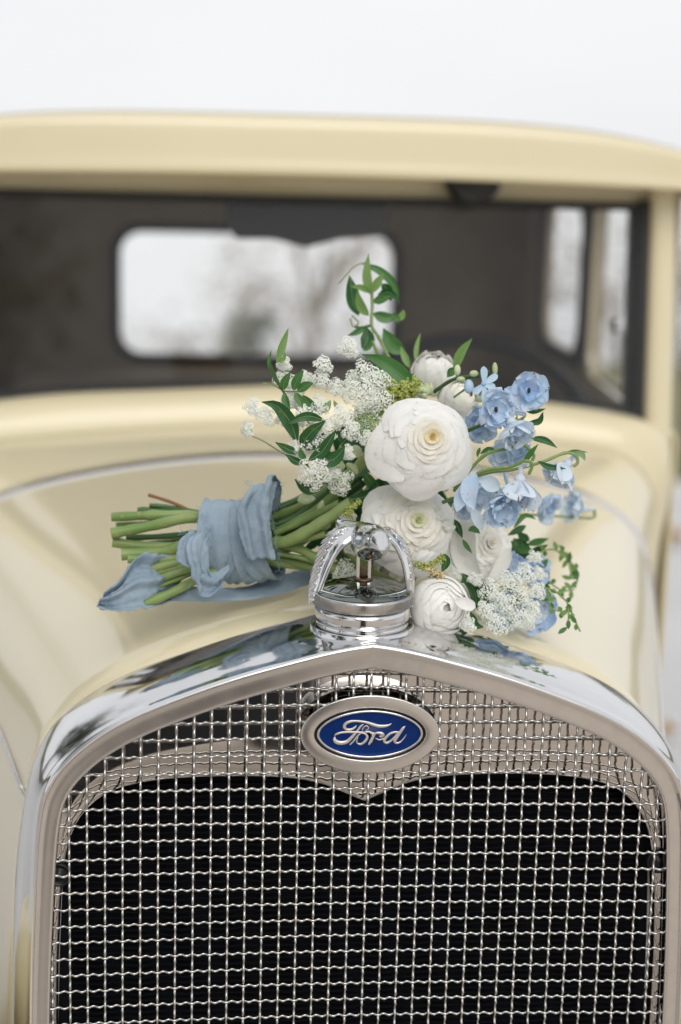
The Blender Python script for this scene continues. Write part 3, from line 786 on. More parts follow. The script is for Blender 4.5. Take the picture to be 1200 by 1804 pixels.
# closed small ranunculus by the shell
p,n=face(775,1067,.062,.35,-.10); ranunc('ranunculus',p,n,56*px(.05),7,5,[PS],'small closed white ranunculus resting on the chrome shell',depth=.9,ruf=.03,closed=True,th0=8,th1=52,flare=0)
p,n=face(765,660,.20,.25,1.6); ranunc('ranunculus',p,n,37*px(.2),5,6,[PS],'white ranunculus at the back, seen from its side',depth=1.1,ruf=.06,closed=True,th0=8,th1=56,np0=6,point=.9,flare=.10)
p,n=face(808,705,.17,.8,.7); ranunc('ranunculus',p,n,36*px(.17),4,8,[PSC,PS],'pale flower half hidden behind the largest ranunculus',depth=1.1,ruf=.05,closed=True,th0=20,th1=70)
p,n=face(690,1003,.15,-.4,-.1); ranunc('ranunculus',p,n,44*px(.15),6,9,[PSC,PS],'cream flower seen through the ornament arch',ruf=.04,closed=True,th0=15,th1=80)
# side-facing rose: large cupped petals
p,n=face(850,962,.130,.62,.20); ranunc('rose',p,n,62*px(.14)*1.12,9,10,[PC,PC,PSC,PS,PS],'creamy white rose turned to the right',depth=1.0,ruf=.04,heart=PC)
ROSE=bpy.data.objects[-1] if False else None
def petalpx(name,pts,Y0,Y1,wd,m,parent,cup=.25,seed=0,nu=7,nv=12,tip=1.0,wav=.03,broad=.55,fold=0,label=None):
    """petal or leaf along a px path, width wd px; Y runs from Y0 to Y1"""
    r=random.Random(seed*13+7); k=len(pts)
    P=[at(x,y,Y0+(Y1-Y0)*i/(k-1)) for i,(x,y) in enumerate(pts)]
    C=resample(crom(P,6),nv); w=wd*.5*px(Y0); L=sum((b-a).length for a,b in zip(C,C[1:]))
    V=[];wob=r.random()*6; tilt=r.uniform(-.35,.35)
    for i,c in enumerate(C):
        t=i/(nv-1); d=(C[min(i+1,nv-1)]-C[max(i-1,0)]).normalized(); vd=camdir(c); s=d.cross(vd).normalized(); s=(s+vd*tilt).normalized(); nn=s.cross(d).normalized()
        # outline: rises from the base, widest at `broad`, ends in a point
        if t<broad: o=math.sin((t/broad)*PI/2)**.75
        else: o=math.cos((t-broad)/(1-broad)*PI/2)**tip
        o=max(o,.04)
        for j in range(nu):
            uu=-1+2*j/(nu-1)
            h=w*o*(cup*(uu*uu)+fold*abs(uu)) + w*wav*math.sin(t*11+wob+uu*2)*abs(uu)
            V.append(c+s*(uu*w*o)+nn*h)
    o=mesh(name,V,gridF(nv,nu),m,parent,label=label)
    if name=='leaf' and wd>=14 and seed<200:
        mid=[V[i*nu+nu//2] for i in range(nv-1)]; mid=[q+camdir(q)*.00022 for q in mid]
        mesh('midrib',*tubeVF(mid,[.00034*(1-.7*i/nv) for i in range(len(mid))],5),LP,o)
    return o
petalpx('petal',[(800,1058),(818,1062),(838,1070)],.040,.036,24,PW,bq,tip=.35,label='loose strap shaped white petal')

for k,(pts,wd,m,cp) in enumerate((([(835,1020),(800,990),(790,945),(800,918)],52,PS,.4),([(848,1024),(822,985),(820,940),(832,912)],50,PS,.45),([(858,1024),(876,1008),(890,985),(898,965)],26,PS,.4))):
    petalpx('petal',pts,.118-.004*k,.112-.003*k,wd,m,bq,cup=cp,seed=30+k,tip=.45,broad=.6,wav=.07,nu=11,nv=16)
# ---- blue delphiniums
def delph(c,n,Rm,seed,mi=0,cupd=.5,spur=True,label=None,npet=5,ruf=.10,center=True,back=None):
    r=random.Random(seed); u,v,n=axes(n); c=Vector(c)
    hb=MB()
    if spur:
        tgt=back if back else c-n*Rm*1.1+Vector((0,.004,.2*Rm))
        hb.add(*tubeVF(crom([c-n*Rm*.35,c-n*Rm*.8,tgt],4),[Rm*.16-.0*i for i in range(9)] if False else Rm*.10,7))
    hb.add(*ellVF(c-n*Rm*.25,(u,v,n),Rm*.22,10,6))
    fl=hb.build('delphinium',PB[mi],bq,label=label)
    for ring_,(k0,scl,cd,m) in enumerate(((npet,1.0,cupd,PB[mi]),(4,.62,cupd+.25,PB[(mi+2)%3 if r.random()<.6 else mi]))):
        for k in range(k0):
            a0=2*PI*k/k0+ring_*.5+r.uniform(-.15,.15); V=[];nu,nv=11,11; wob=r.random()*6; ln=Rm*scl*r.uniform(.9,1.12); wd=ln*.62*r.uniform(.9,1.15); cc=cd+r.uniform(-.12,.12)
            er=u*math.cos(a0)+v*math.sin(a0); et=-u*math.sin(a0)+v*math.cos(a0)
            for i in range(nv):
                t=i/(nv-1)
                o=math.sin(min(1,t/.62)*PI/2)**.8 if t<.62 else math.cos((t-.62)/.38*PI/2)**.55
                o=max(o,.10)
                for j in range(nu):
                    uu=-1+2*j/(nu-1)
                    rad=ln*math.sin(t*PI/2*(1-.35*cc))*(1-.35*cc); up_=ln*(cc*(t**1.2))-ln*.25
                    up_+=wd*o*.35*uu*uu*(1-.4*t)+ln*ruf*math.sin(uu*5+wob+t*4)*t*t
                    rad+=ln*ruf*.7*math.sin(uu*7+wob*1.7)*t*t
                    V.append(c+er*rad+et*(uu*wd*o)+n*up_)
            mesh('petal',V,gridF(nv,nu),m,fl)
    if center:
        mesh('dark_centre',*ellVF(c+n*Rm*.10,(u*.6,v,n*.5),Rm*.13,8,5),CENTD,fl)
    return fl
CENTD=mat('dark_centre',(.012,.012,.02),.6)
def D(px_,py_,Y,Rp,dx,dy,seed,mi,cup,label,back=None,center=True,towards=1,ruf=.14):
    Rp*=1.28; p=at(px_,py_,Y); n=(camdir(p)*towards+Rt*dx+Up*dy).normalized()
    return delph(p,n,Rp*px(Y),seed,mi,cup,True,label,back=at(*back) if back else None,center=center,ruf=ruf)
D(931,688,.085,33,.25,.05,1,0,.45,'open blue blossom with dark centre, topmost on the right',(903,700,.10))
D(872,722,.080,35,.55,.1,2,0,.5,'blue blossom with dark centre left of the topmost one',(840,750,.1))
D(905,752,.070,34,.35,-.75,3,1,.85,'pale blue bell blossom under the open ones',(925,730,.09),False,.5)
D(915,855,.055,38,-.1,-.9,4,1,.95,'large pale blue bell hanging from a curled stem',(930,818,.06),False,.35)
D(994,825,.085,33,-.55,-.7,5,1,.85,'pale blue bell at the far right end of its stem',(1012,808,.085),False,.3)
D(882,893,.055,35,.3,-.55,6,0,.6,'ruffled blue blossom below the large bell',(850,870,.08),False,.7,.16)
D(918,795,.095,26,-.5,.2,7,1,.5,'small pale blue blossom between two stems',(940,800,.1),False,.5)
D(957,888,.240,29,.5,-.3,8,0,.8,'blurred blue blossom behind the large bell',(940,900,.24),False,.3)
D(1020,894,.290,29,-.7,.1,9,1,.8,'blurred pale blue blossom farthest right',(1048,905,.29),False,.3)
D(850,745,.11,30,-.3,-.2,10,0,.5,'blue blossom tucked beside the largest ranunculus',None,False,.6)
D(848,868,.095,30,.1,-.3,11,1,.5,'pale blue blossom behind the pointed petal',None,False,.8)
D(940,1010,.15,30,.4,.1,12,0,.6,'blue blossom above the white lace flowers',None,False,.8)
D(940,1075,.12,36,.5,-.2,13,2,.5,'deeper blue blossom behind the lace flowers',None,False,.8)
D(890,1075,.12,30,.1,0,14,2,.5,'deeper blue blossom deep among the lace flowers',None,False,.8)
D(886,805,.10,24,-.2,.3,15,1,.6,'small pale blossom in the gap right of the largest ranunculus',None,False,.8)
D(900,868,.11,30,.2,-.6,16,0,.7,'blue blossom behind the ruffled one',None,False,.6)
D(822,890,.085,24,-.4,-.5,17,1,.8,'pale blue blossom at the lower left of the blue group',None,False,.5)
D(905,1000,.14,24,.2,.2,18,2,.6,'deep blue blossom peeking over the lace flowers',None,False,.8)
petalpx('petal',[(838,832),(828,868),(836,898)],.060,.055,34,PB[0],bq,tip=.8,broad=.4,cup=.5,label='pointed blue petal hanging beside the largest ranunculus')
petalpx('petal',[(838,838),(815,875),(805,902)],.062,.06,28,PB[0],bq,tip=.7,cup=.4)
petalpx('petal',[(830,890),(840,910),(850,935)],.062,.062,20,PB[1],bq,tip=.7,cup=.3)
petalpx('petal',[(842,845),(862,850),(880,862)],.066,.064,30,PB[1],bq,tip=.5,cup=.3)
# pale star flower
sf=mesh('star_flower',*ellVF(at(852,676,.10),(Rt,Up,-Fw),.0022,8,6),PB[2],bq,label='pale blue five petalled star flower')
for a,(x,y) in enumerate(((852,645),(877,660),(873,684),(855,712),(834,693))):
    petalpx('petal',[(852,676),((852+x)/2+1,(676+y)/2),(x,y)],.10,.098,13,PSTAR,sf,tip=.4,broad=.7,cup=.2,seed=a)
for k,(x,y,w_,h_) in enumerate(((826,681,9,13),(835,658,8,6),(812,668,8,5),(846,703,9,6),(806,652,6,10),(872,650,5,12))):
    q_=px(.11); mesh('flower_bud',*ellVF(at(x,y,.11),(Rt*w_*q_,Fw*w_*q_,Up*h_*q_),1,10,7),BUDM if k else PSTAR,bq)

# ---- stems
def stem(pts,wd,m=STEM,name='stem',n=9,cut=False,parent=bq,label=None):
    P=crom([at(*p) for p in pts],5); w=wd*.5*px(pts[0][2])
    k=len(P); b=MB()
    b.add(*tubeVF(P,[w*(1+.07*math.sin(i*1.7+w*9e3)+(.16 if (i*7+int(w*1e5))%13==0 else 0)) for i in range(k)],n,cap=False))
    b.add([P[0]]+b.V[:n],[(0,1+(j+1)%n,1+j) for j in range(n)],1)
    return b.build(name,[m,STEMCUT],parent,label=label)
# cut ends on the left, through the ribbon, fanning out to the flowers on the right
SB=[((197,911,.185),(270,908,.18),(345,908,.175),(430,915,.17),(500,905,.165),(560,875,.15),(620,830,.14),17),
    ((196,940,.165),(260,928,.165),(345,912,.16),(430,925,.16),(510,925,.15),(580,880,.14),(650,800,.14),19),
    ((198,955,.170),(260,963,.17),(340,962,.165),(430,945,.16),(500,925,.16),(570,870,.16),(610,780,.17),18),
    ((214,977,.155),(290,972,.155),(345,955,.15),(430,955,.15),(500,955,.13),(560,925,.12),(620,885,.11),22),
    ((225,985,.150),(300,985,.15),(350,978,.15),(430,965,.15),(510,962,.14),(560,985,.13),(600,1010,.12),17),
    ((246,1008,.145),(300,994,.145),(350,985,.15),(430,975,.15),(500,985,.15),(560,1000,.14),(640,1010,.13),16),
    ((258,1030,.140),(310,1010,.14),(360,998,.145),(430,985,.15),(510,995,.15),(570,998,.15),(640,995,.14),16),
    ((256,1064,.124),(310,1040,.13),(365,1012,.14),(430,990,.15),(510,965,.16),(580,920,.16),(660,860,.15),17),
    ((275,1052,.135),(320,1035,.14),(370,1010,.15),(430,985,.16),(500,960,.18),(580,900,.18),(640,850,.17),14),
    ((242,899,.20),(290,900,.20),(345,905,.19),(430,915,.185),(500,890,.18),(540,872,.17),(590,840,.17),11),
    ((235,962,.19),(290,958,.19),(350,950,.185),(430,945,.18),(510,930,.18),(570,905,.17),(640,870,.16),15),
    ((262,1000,.17),(310,985,.17),(350,975,.17),(430,960,.17),(500,945,.17),(560,890,.18),(600,840,.18),13)]
for i,t in enumerate(SB): stem(t[:-1],t[-1],STEM if i not in (8,9,10,11) else STEMD,'cut_stem')
stem([(262,872,.21),(300,884,.20),(345,902,.195),(430,920,.19)],6,TWIG,'cut_stem',label='thin brown stem sticking up at the back')
stem([(263,890,.20),(300,894,.20),(360,905,.19),(430,925,.19)],8,STEMD,'cut_stem')
stem([(600,955,.13),(650,1003,.12),(700,1032,.11)],18,STEM,'cut_stem')
# thin flower stems on the right
for t,wd in ((((800,865,.09),(850,805,.075),(895,790,.075),(920,783,.08),(940,800,.085),(938,812,.085)),6),
             (((800,860,.08),(850,830,.065),(900,822,.06),(925,812,.055),(938,818,.055),(932,836,.055)),6),
             (((810,850,.085),(860,833,.07),(910,826,.07),(960,812,.08),(995,798,.085),(1014,802,.085),(1018,815,.085),(1010,822,.085)),6),
             (((800,770,.10),(840,752,.09),(870,742,.085)),7),
             (((880,905,.22),(960,908,.25),(1020,912,.29),(1046,912,.29),(1048,898,.29)),5),
             (((940,700,.10),(902,698,.095),(895,690,.09)),5),(((780,885,.07),(800,878,.065),(840,866,.06)),7),
             (((765,690,.14),(800,668,.125),(840,662,.115),(865,655,.11)),7),(((800,700,.13),(825,680,.12),(832,660,.12)),4),
             (((850,880,.10),(880,865,.09),(905,858,.08)),5)):
    stem(list(t),wd,STEM if wd!=7 else STEMD,'flower_stem',7)
for t,wd in ((((625,900,.13),(590,860,.12),(553,838,.105),(538,812,.10),(528,780,.10)),5),
             (((615,800,.13),(590,770,.12),(555,755,.115),(530,728,.11),(511,706,.11),(499,690,.11),(484,666,.11),(476,640,.11)),4),
             (((500,689,.11),(520,690,.11),(530,689,.11)),3),(((497,687,.11),(480,678,.112),(463,674,.112)),2.5),
             (((425,762,.12),(460,775,.12),(500,800,.12),(540,825,.12)),3),
             (((690,640,.22),(668,595,.23),(655,573,.235),(656,530,.24),(650,470,.25)),6),(((655,573,.235),(635,577,.235),(625,575,.235)),5),
             (((617,560,.235),(622,575,.235),(632,568,.235),(620,555,.235)),3),(((672,640,.22),(662,615,.22),(655,600,.22)),6),
             (((598,500,.27),(625,470,.27),(645,462,.27)),2.2),(((690,690,.15),(700,670,.15),(660,640,.16)),4)):
    stem(list(t),wd,STEMD if wd in(5,4) else STEM,'leaf_stem',6)

# ---- leaves: (path px, Y0, Y1, width px, material)
LV=[
 ([(487,640),(497,610),(508,578)],.11,.115,14,LL),([(483,655),(474,640),(478,617)],.11,.11,7,LM),([(487,668),(480,655),(475,636)],.11,.11,7,LM),([(494,678),(486,668),(480,650)],.11,.11,8,LM),([(487,637),(500,632),(502,620)],.112,.112,8,LL),
 ([(499,688),(502,672),(512,655)],.105,.10,15,LM),([(517,688),(523,670),(535,651)],.105,.10,17,LM),([(524,690),(540,679),(553,675)],.105,.10,17,LM),([(500,692),(504,708),(511,724)],.105,.10,14,LM),([(519,692),(527,704),(533,719)],.105,.10,15,LM),([(533,696),(548,715),(568,727)],.11,.11,18,LM),
 ([(569,728),(577,715),(583,705)],.11,.115,15,LP),([(597,720),(591,712),(588,705)],.11,.11,8,LP),
 ([(524,780),(512,745),(488,715),(461,708)],.095,.10,27,LD),([(572,741),(540,733),(503,748)],.095,.09,17,LD),([(530,792),(545,765),(574,741)],.095,.085,24,LD),([(538,793),(562,778),(587,758)],.092,.09,22,LD),([(543,812),(568,795),(592,757)],.09,.085,22,LD),([(560,815),(590,808),(608,786)],.088,.085,28,LD),
 ([(527,799),(508,792),(485,779)],.095,.09,15,LD),([(536,816),(520,812),(503,800)],.095,.09,14,LD),([(539,810),(531,800),(529,788)],.092,.09,12,LM),([(530,780),(530,770),(532,762)],.095,.09,6,LM),([(600,785),(612,770),(614,750)],.10,.10,20,LD),
 ([(553,828),(570,842),(600,845)],.095,.09,7,LP),([(560,866),(540,862),(519,844)],.13,.13,18,LD),
 ([(632,556),(622,530),(616,485)],.24,.25,27,LD),([(653,520),(645,490),(650,446)],.24,.245,15,LL),([(655,516),(665,498),(677,481)],.24,.24,15,LL),([(652,516),(638,507),(618,504)],.24,.235,11,LL),([(650,556),(636,540),(629,512)],.24,.235,17,LL),([(657,532),(672,528),(690,520)],.24,.23,16,LM),([(657,552),(680,560),(700,555)],.24,.24,20,LM),
 ([(638,465),(670,478),(695,505),(703,535)],.25,.25,15,LM),([(672,500),(682,510),(688,530)],.25,.25,20,LD),([(665,520),(685,515),(704,530)],.245,.24,16,LD),([(697,560),(706,558),(712,545)],.24,.24,13,LL),([(690,552),(700,562),(702,570)],.24,.24,12,LM),
 ([(638,615),(648,598),(645,575)],.225,.23,26,LD),([(715,622),(690,605),(675,578)],.23,.235,28,LM),([(645,575),(628,585),(612,592)],.235,.23,12,LM),([(722,648),(714,630),(706,610)],.21,.22,13,LL),([(733,640),(734,612),(741,586)],.21,.22,9,LL),([(655,600),(648,612),(640,618)],.22,.22,12,LM),
 ([(750,680),(715,668),(680,640),(638,624)],.125,.15,32,LM),([(705,700),(690,670),(660,650)],.16,.17,28,LP),
 ([(800,655),(812,622),(832,596)],.155,.15,17,LL),([(803,648),(795,655),(788,665)],.14,.14,16,LM),
 ([(925,722),(940,725),(962,720)],.11,.10,9,LD),([(930,745),(950,742),(957,725)],.11,.11,12,LD),([(934,772),(960,776),(982,789)],.09,.085,13,LD),([(948,812),(965,822),(998,826)],.075,.07,11,LD),([(922,818),(934,800),(949,782)],.075,.07,11,LM),([(1012,797),(1025,800),(1031,812)],.085,.08,12,LP),([(998,796),(1015,794),(1036,797)],.085,.085,5,LM),([(846,800),(862,790),(876,797)],.08,.075,8,LM),([(846,788),(842,800),(842,806)],.08,.08,7,LM),
 ([(940,775),(934,768),(932,772)],.085,.085,9,LL),([(908,752),(920,738),(928,732)],.1,.1,8,LP),
 ([(925,1000),(915,970),(905,948)],.16,.17,28,LD),([(918,985),(925,965),(915,950)],.17,.17,20,LD),([(965,985),(955,998),(948,1010)],.15,.15,12,LM),
 ([(815,1010),(835,1040),(842,1075)],.10,.09,26,LD),([(820,1075),(835,1100),(852,1105)],.07,.06,22,LD),([(800,915),(808,930),(815,948)],.11,.10,14,LD),([(825,935),(835,932),(846,940)],.10,.10,12,LM),([(815,950),(822,962),(832,975)],.10,.10,9,LM),
 ([(782,975),(786,990),(778,1008)],.08,.08,16,LD),([(905,930),(925,908),(945,915)],.16,.17,10,LM),
 ([(600,885),(620,905),(628,915)],.12,.12,20,LD),([(640,830),(660,858),(680,862)],.13,.13,20,LM),([(620,880),(650,872),(662,850)],.13,.12,22,LD),([(590,900),(560,905),(540,912)],.15,.15,20,LD),([(592,935),(560,940),(540,955)],.16,.16,22,LD),([(510,925),(530,905),(545,885)],.17,.16,14,STEMD),
 ([(600,1040),(580,1035),(560,1040)],.14,.14,22,LD),([(590,1010),(570,1020),(556,1012)],.15,.15,18,LD),
]
for i,(pts,y0,y1,wd,m) in enumerate(LV):
    o=petalpx('leaf',pts,y0,y1,wd,m,bq,cup=.10,fold=.22 if m is not LP else .1,seed=i,tip=.95,broad=.42,wav=.05)
    if wd==32: o['label']='broad dark leaf with pale edge above the largest ranunculus'
# midribs on the broad leaves and a pale edge on the big one
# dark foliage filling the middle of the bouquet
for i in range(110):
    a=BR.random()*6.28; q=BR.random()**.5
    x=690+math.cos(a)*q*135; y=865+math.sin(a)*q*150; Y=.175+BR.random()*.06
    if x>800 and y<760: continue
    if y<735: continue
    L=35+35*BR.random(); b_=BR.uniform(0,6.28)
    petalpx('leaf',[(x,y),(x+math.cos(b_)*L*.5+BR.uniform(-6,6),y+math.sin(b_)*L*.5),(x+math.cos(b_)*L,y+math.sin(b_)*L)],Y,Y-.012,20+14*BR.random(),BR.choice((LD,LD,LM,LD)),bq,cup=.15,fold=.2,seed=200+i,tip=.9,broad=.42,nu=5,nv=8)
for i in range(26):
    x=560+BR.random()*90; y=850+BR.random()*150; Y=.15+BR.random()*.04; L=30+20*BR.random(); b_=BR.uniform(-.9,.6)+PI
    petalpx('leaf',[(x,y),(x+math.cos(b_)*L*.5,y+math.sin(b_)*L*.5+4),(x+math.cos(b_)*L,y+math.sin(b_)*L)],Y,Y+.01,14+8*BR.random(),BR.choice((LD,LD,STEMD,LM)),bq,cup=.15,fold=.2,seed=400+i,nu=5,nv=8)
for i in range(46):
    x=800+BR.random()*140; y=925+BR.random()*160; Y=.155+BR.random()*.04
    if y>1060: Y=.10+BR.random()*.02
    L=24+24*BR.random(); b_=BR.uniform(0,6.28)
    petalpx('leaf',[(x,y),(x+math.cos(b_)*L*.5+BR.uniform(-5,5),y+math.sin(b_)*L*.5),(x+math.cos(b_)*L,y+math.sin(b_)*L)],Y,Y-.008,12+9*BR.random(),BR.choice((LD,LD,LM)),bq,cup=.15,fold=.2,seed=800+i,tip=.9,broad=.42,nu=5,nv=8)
# trailing vine on the right
VN=[[(945,975,.16),(975,968,.19),(1000,985,.21),(1018,1010,.21),(1014,1035,.19)],[(950,995,.17),(965,1022,.18),(990,1040,.19),(1012,1038,.19)],[(950,1035,.10),(975,1040,.11),(1000,1062,.11),(1010,1085,.10),(1022,1112,.085)],[(1000,1062,.105),(1002,1085,.10),(1000,1105,.09)],[(985,960,.21),(1000,985,.21),(1008,1020,.20)],[(965,1045,.11),(970,1070,.11),(990,1078,.11)]]
for k,t in enumerate(VN):
    stem(t,3.5,STEM,'vine_stem',5)
    P=crom([Vector(p) for p in t],4)
    for i in range(2,len(P),3):
        p=P[i]; b_=BR.uniform(0,6.28)
        for q in (0,2.4):
            L=9+13*BR.random(); petalpx('leaf',[(p.x,p.y),(p.x+math.cos(b_+q)*L*.5,p.y+math.sin(b_+q)*L*.5),(p.x+math.cos(b_+q)*L,p.y+math.sin(b_+q)*L)],p.z,p.z,9,BR.choice((LM,LL,LL,LM)),bq,nu=5,nv=7,seed=600+i+k*20)

# ---- lace flowers
def floret(b,c,n,s,rot,r,m=0):
    u,v,n=axes(n)
    for k in range(5):
        a=rot+k*2*PI/5; d=u*math.cos(a)+v*math.sin(a); e=-u*math.sin(a)+v*math.cos(a)
        l_=s*r.uniform(.8,1.15)
        b.add([c,c+d*l_*.55+e*s*.34+n*s*.12,c+d*l_+e*s*.2+n*s*.2,c+d*l_*.86+n*s*.05,c+d*l_-e*s*.2+n*s*.2,c+d*l_*.55-e*s*.34+n*s*.12],[(0,1,2,3),(0,3,4,5)],m)
def lace(px_,py_,Y,Rp,dx=0,dy=0,seed=0,green=False,label=None,dense=1.0,stemto=None):
    r=random.Random(seed); c=at(px_,py_,Y); n=(camdir(c)+Rt*dx+Up*dy).normalized(); u,v,_=axes(n); Rm=Rp*px(Y)
    b=MB(); base=c-n*Rm*1.15+(-Up)*Rm*.15
    if stemto: base=at(*stemto)
    nu=max(7,int((Rp/8.5)**2*1.15*dense)); s=.00118
    for k in range(nu):
        q=((k+.5)/nu)**.5*.92; a=k*2.39996+r.uniform(-.25,.25)
        e=c+(u*math.cos(a)+v*math.sin(a))*Rm*q+n*Rm*(.16-.42*q*q+r.uniform(-.07,.07))
        ne=(n+(u*math.cos(a)+v*math.sin(a))*q*.8).normalized(); ue,ve,_=axes(ne)
        e0=e-ne*Rm*.20
        mid=base.lerp(e0,.5)+ne*Rm*.05
        b.add(*tubeVF([base,mid,e0],.00028,4,False),1)
        rr_=Rm/nu**.5*1.12; nf=14
        for j in range(nf):
            qq=((j+.5)/nf)**.5; aa=j*2.39996+k; f_=e+(ue*math.cos(aa)+ve*math.sin(aa))*rr_*qq+ne*(rr_*(.25-.6*qq*qq)+r.uniform(-.0009,.0009))
            b.add([e0,f_,f_+ue*.0003],[(0,1,2)],1)
            nf_=(ne+(ue*math.cos(aa)+ve*math.sin(aa))*qq*.7+Vector((r.uniform(-.2,.2),r.uniform(-.2,.2),r.uniform(-.2,.2)))).normalized()
            if green and r.random()<.8:
                b.add(*ellVF(f_,(ue,ve,ne),.0008,5,4),1)
            else: floret(b,f_,nf_,s*r.uniform(.65,1.3),r.random()*6,r,0)
    o=b.build('lace_flower',[LACE,LACEG],bq,label=label,smooth=False); return o
LC=[(614,613,.14,20,.1,.1,0),(570,639,.14,18,.1,.7,0),(565,667,.14,19,0,.3,0),(592,682,.145,18,0,.4,0),(622,672,.145,20,0,.2,0),(640,655,.14,22,0,.2,0),(662,668,.135,26,.1,.2,0),(635,695,.125,34,0,.1,0),(668,705,.13,26,.1,.1,0),(690,690,.16,20,.1,.1,0),
 (500,640,.15,14,-.2,.3,0),(498,668,.15,18,-.1,.2,0),(522,678,.15,18,.1,.2,0),(540,668,.15,15,.2,.2,0),(512,705,.14,18,-.1,.1,0),(535,735,.13,24,0,0,0),(560,715,.14,20,0,.1,0),(500,740,.14,16,-.1,0,0),
 (443,716,.14,17,-.4,.4,0),(467,733,.135,19,-.2,.3,0),(433,756,.14,15,-.9,.2,0),(525,785,.125,24,-.2,0,0),(560,780,.12,22,0,0,0),(600,735,.125,24,0,.1,0),(620,760,.12,20,0,0,0),(575,758,.12,20,0,0,0),
 (553,836,.115,33,-.1,-.2,0),(600,850,.105,27,.2,-.3,0),(580,825,.12,20,0,0,0),(650,775,.12,16,0,0,0),(612,798,.12,14,0,0,0),
 (862,1042,.070,22,-.1,.1,0),(895,1025,.075,24,0,.2,0),(925,1010,.085,21,.2,.3,0),(855,1078,.060,19,-.1,0,0),(885,1065,.068,24,0,0,0),(917,1050,.075,23,.2,.1,0),(948,1040,.085,19,.5,.2,0),(940,1075,.08,19,.3,0,0),(905,1090,.068,24,.1,-.2,0),(875,1105,.050,22,0,-.2,0),(930,1098,.075,17,.3,-.2,0),(952,1010,.10,14,.5,.3,0),(942,980,.13,13,.2,.5,0),(822,1100,.048,17,-.2,-.1,0),
 (800,1012,.10,14,0,.2,0),(815,1050,.085,13,0,0,0),(838,1020,.09,14,.1,.3,0),(770,905,.12,14,0,.3,0),(790,925,.12,12,.2,.2,0),
 (606,1008,.10,22,-.1,0,0),(630,1020,.105,14,0,0,0),(613,905,.11,15,0,.2,0),(600,935,.12,12,0,0,0),(622,965,.125,16,0,0,0)]
for i,(x,y,Y,Rp,dx,dy,_) in enumerate(LC): lace(x,y,Y-(.03 if Y>.11 else 0),Rp,dx,dy,seed=i)
lace(640,735,.105,34,-.7,.55,seed=77,green=True,label='green lace flower head seen from the side, spokes showing',stemto=(668,772,.10),dense=1.4)
stem([(668,772,.10),(672,785,.10),(670,800,.11)],7,STEM,'flower_stem',7)
# ---- seed clusters
def cluster(name,pts,Y,wd,nn,m,seed,s0=.0012,label=None):
    r=random.Random(seed); b=MB(); P=crom([at(x,y,Y) for x,y in pts],6); w=wd*.5*px(Y)
    b.add(*tubeVF(P,.0007,5),1)
    for i in range(nn):
        p=r.choice(P)+Vector((r.gauss(0,.45),r.gauss(0,.45),r.gauss(0,.45)))*w; u,v,n=axes((r.gauss(0,1),r.gauss(0,1),r.gauss(0,1)+.3)); s=s0*r.uniform(.7,1.4)
        b.add(*ellVF(p,(u,v,n*1.7),s,6,5),0)
    return b.build(name,[m,STEM],bq,label=label)
cluster('seed_head',[(665,712),(690,695),(712,688),(735,680)],.115,34,330,SEED,1,.0013,'yellow green seed head above the largest ranunculus')
cluster('seed_head',[(735,690),(752,688)],.115,20,40,BUDM,2,.0022)
cluster('seed_head',[(602,915),(618,898),(632,884)],.10,12,130,SEED,3,.0007)
cluster('seed_head',[(590,945),(600,925),(612,905)],.11,14,120,SEEDC,4,.0009)
cluster('seed_head',[(735,995),(750,1000),(765,992),(780,980)],.062,14,150,SEED,5,.0007)
cluster('seed_head',[(752,1000),(768,1010),(778,1016)],.060,16,110,SEEDC,6,.0008)
cluster('seed_head',[(670,970),(690,985),(705,985)],.11,10,70,SEEDC,7,.0007)
cluster('seed_head',[(905,710),(915,760),(905,790),(930,770)],.13,30,60,SEED,8,.0012)
for t in ([(640,975,.10),(665,985,.10),(700,990,.10)],[(655,980,.1),(658,1010,.1),(652,1025,.1)],[(598,960,.11),(612,990,.11),(606,1010,.1)]): stem(t,2.2,TWIG,'twig',5)
# buds
for k,(x,y,Y,a_,b_,rt) in enumerate(((540,880,.135,17,10,.1),(566,893,.14,8,15,-.5),(627,797,.12,14,12,-.3),(651,790,.115,9,15,-.4),(597,822,.115,12,13,0),(622,826,.12,9,14,.8),(556,905,.145,8,13,-.6),(575,925,.15,8,14,-.5),(660,815,.12,9,13,.3))):
    p=at(x,y,Y); d=(Rt*math.cos(rt)+Up*math.sin(rt)); e=(-Rt*math.sin(rt)+Up*math.cos(rt)); f_=-Fw; s=px(Y)
    V=[];m_=12
    for i in range(9):
        t=i/8; rr_=math.sin(PI*t**.85)**.7 if 0<t<1 else .05
        for j in range(m_):
            an=2*PI*j/m_; q=1+.10*math.cos(an*3)
            V.append(p+d*(a_*s*(2*t-1))+(e*math.cos(an)+f_*math.sin(an))*(b_*s*rr_*q))
    mesh('flower_bud',V,gridF(9,m_,wrapv=True)+[tuple(range(m_)),tuple(range(8*m_,9*m_))],BUDM,bq)

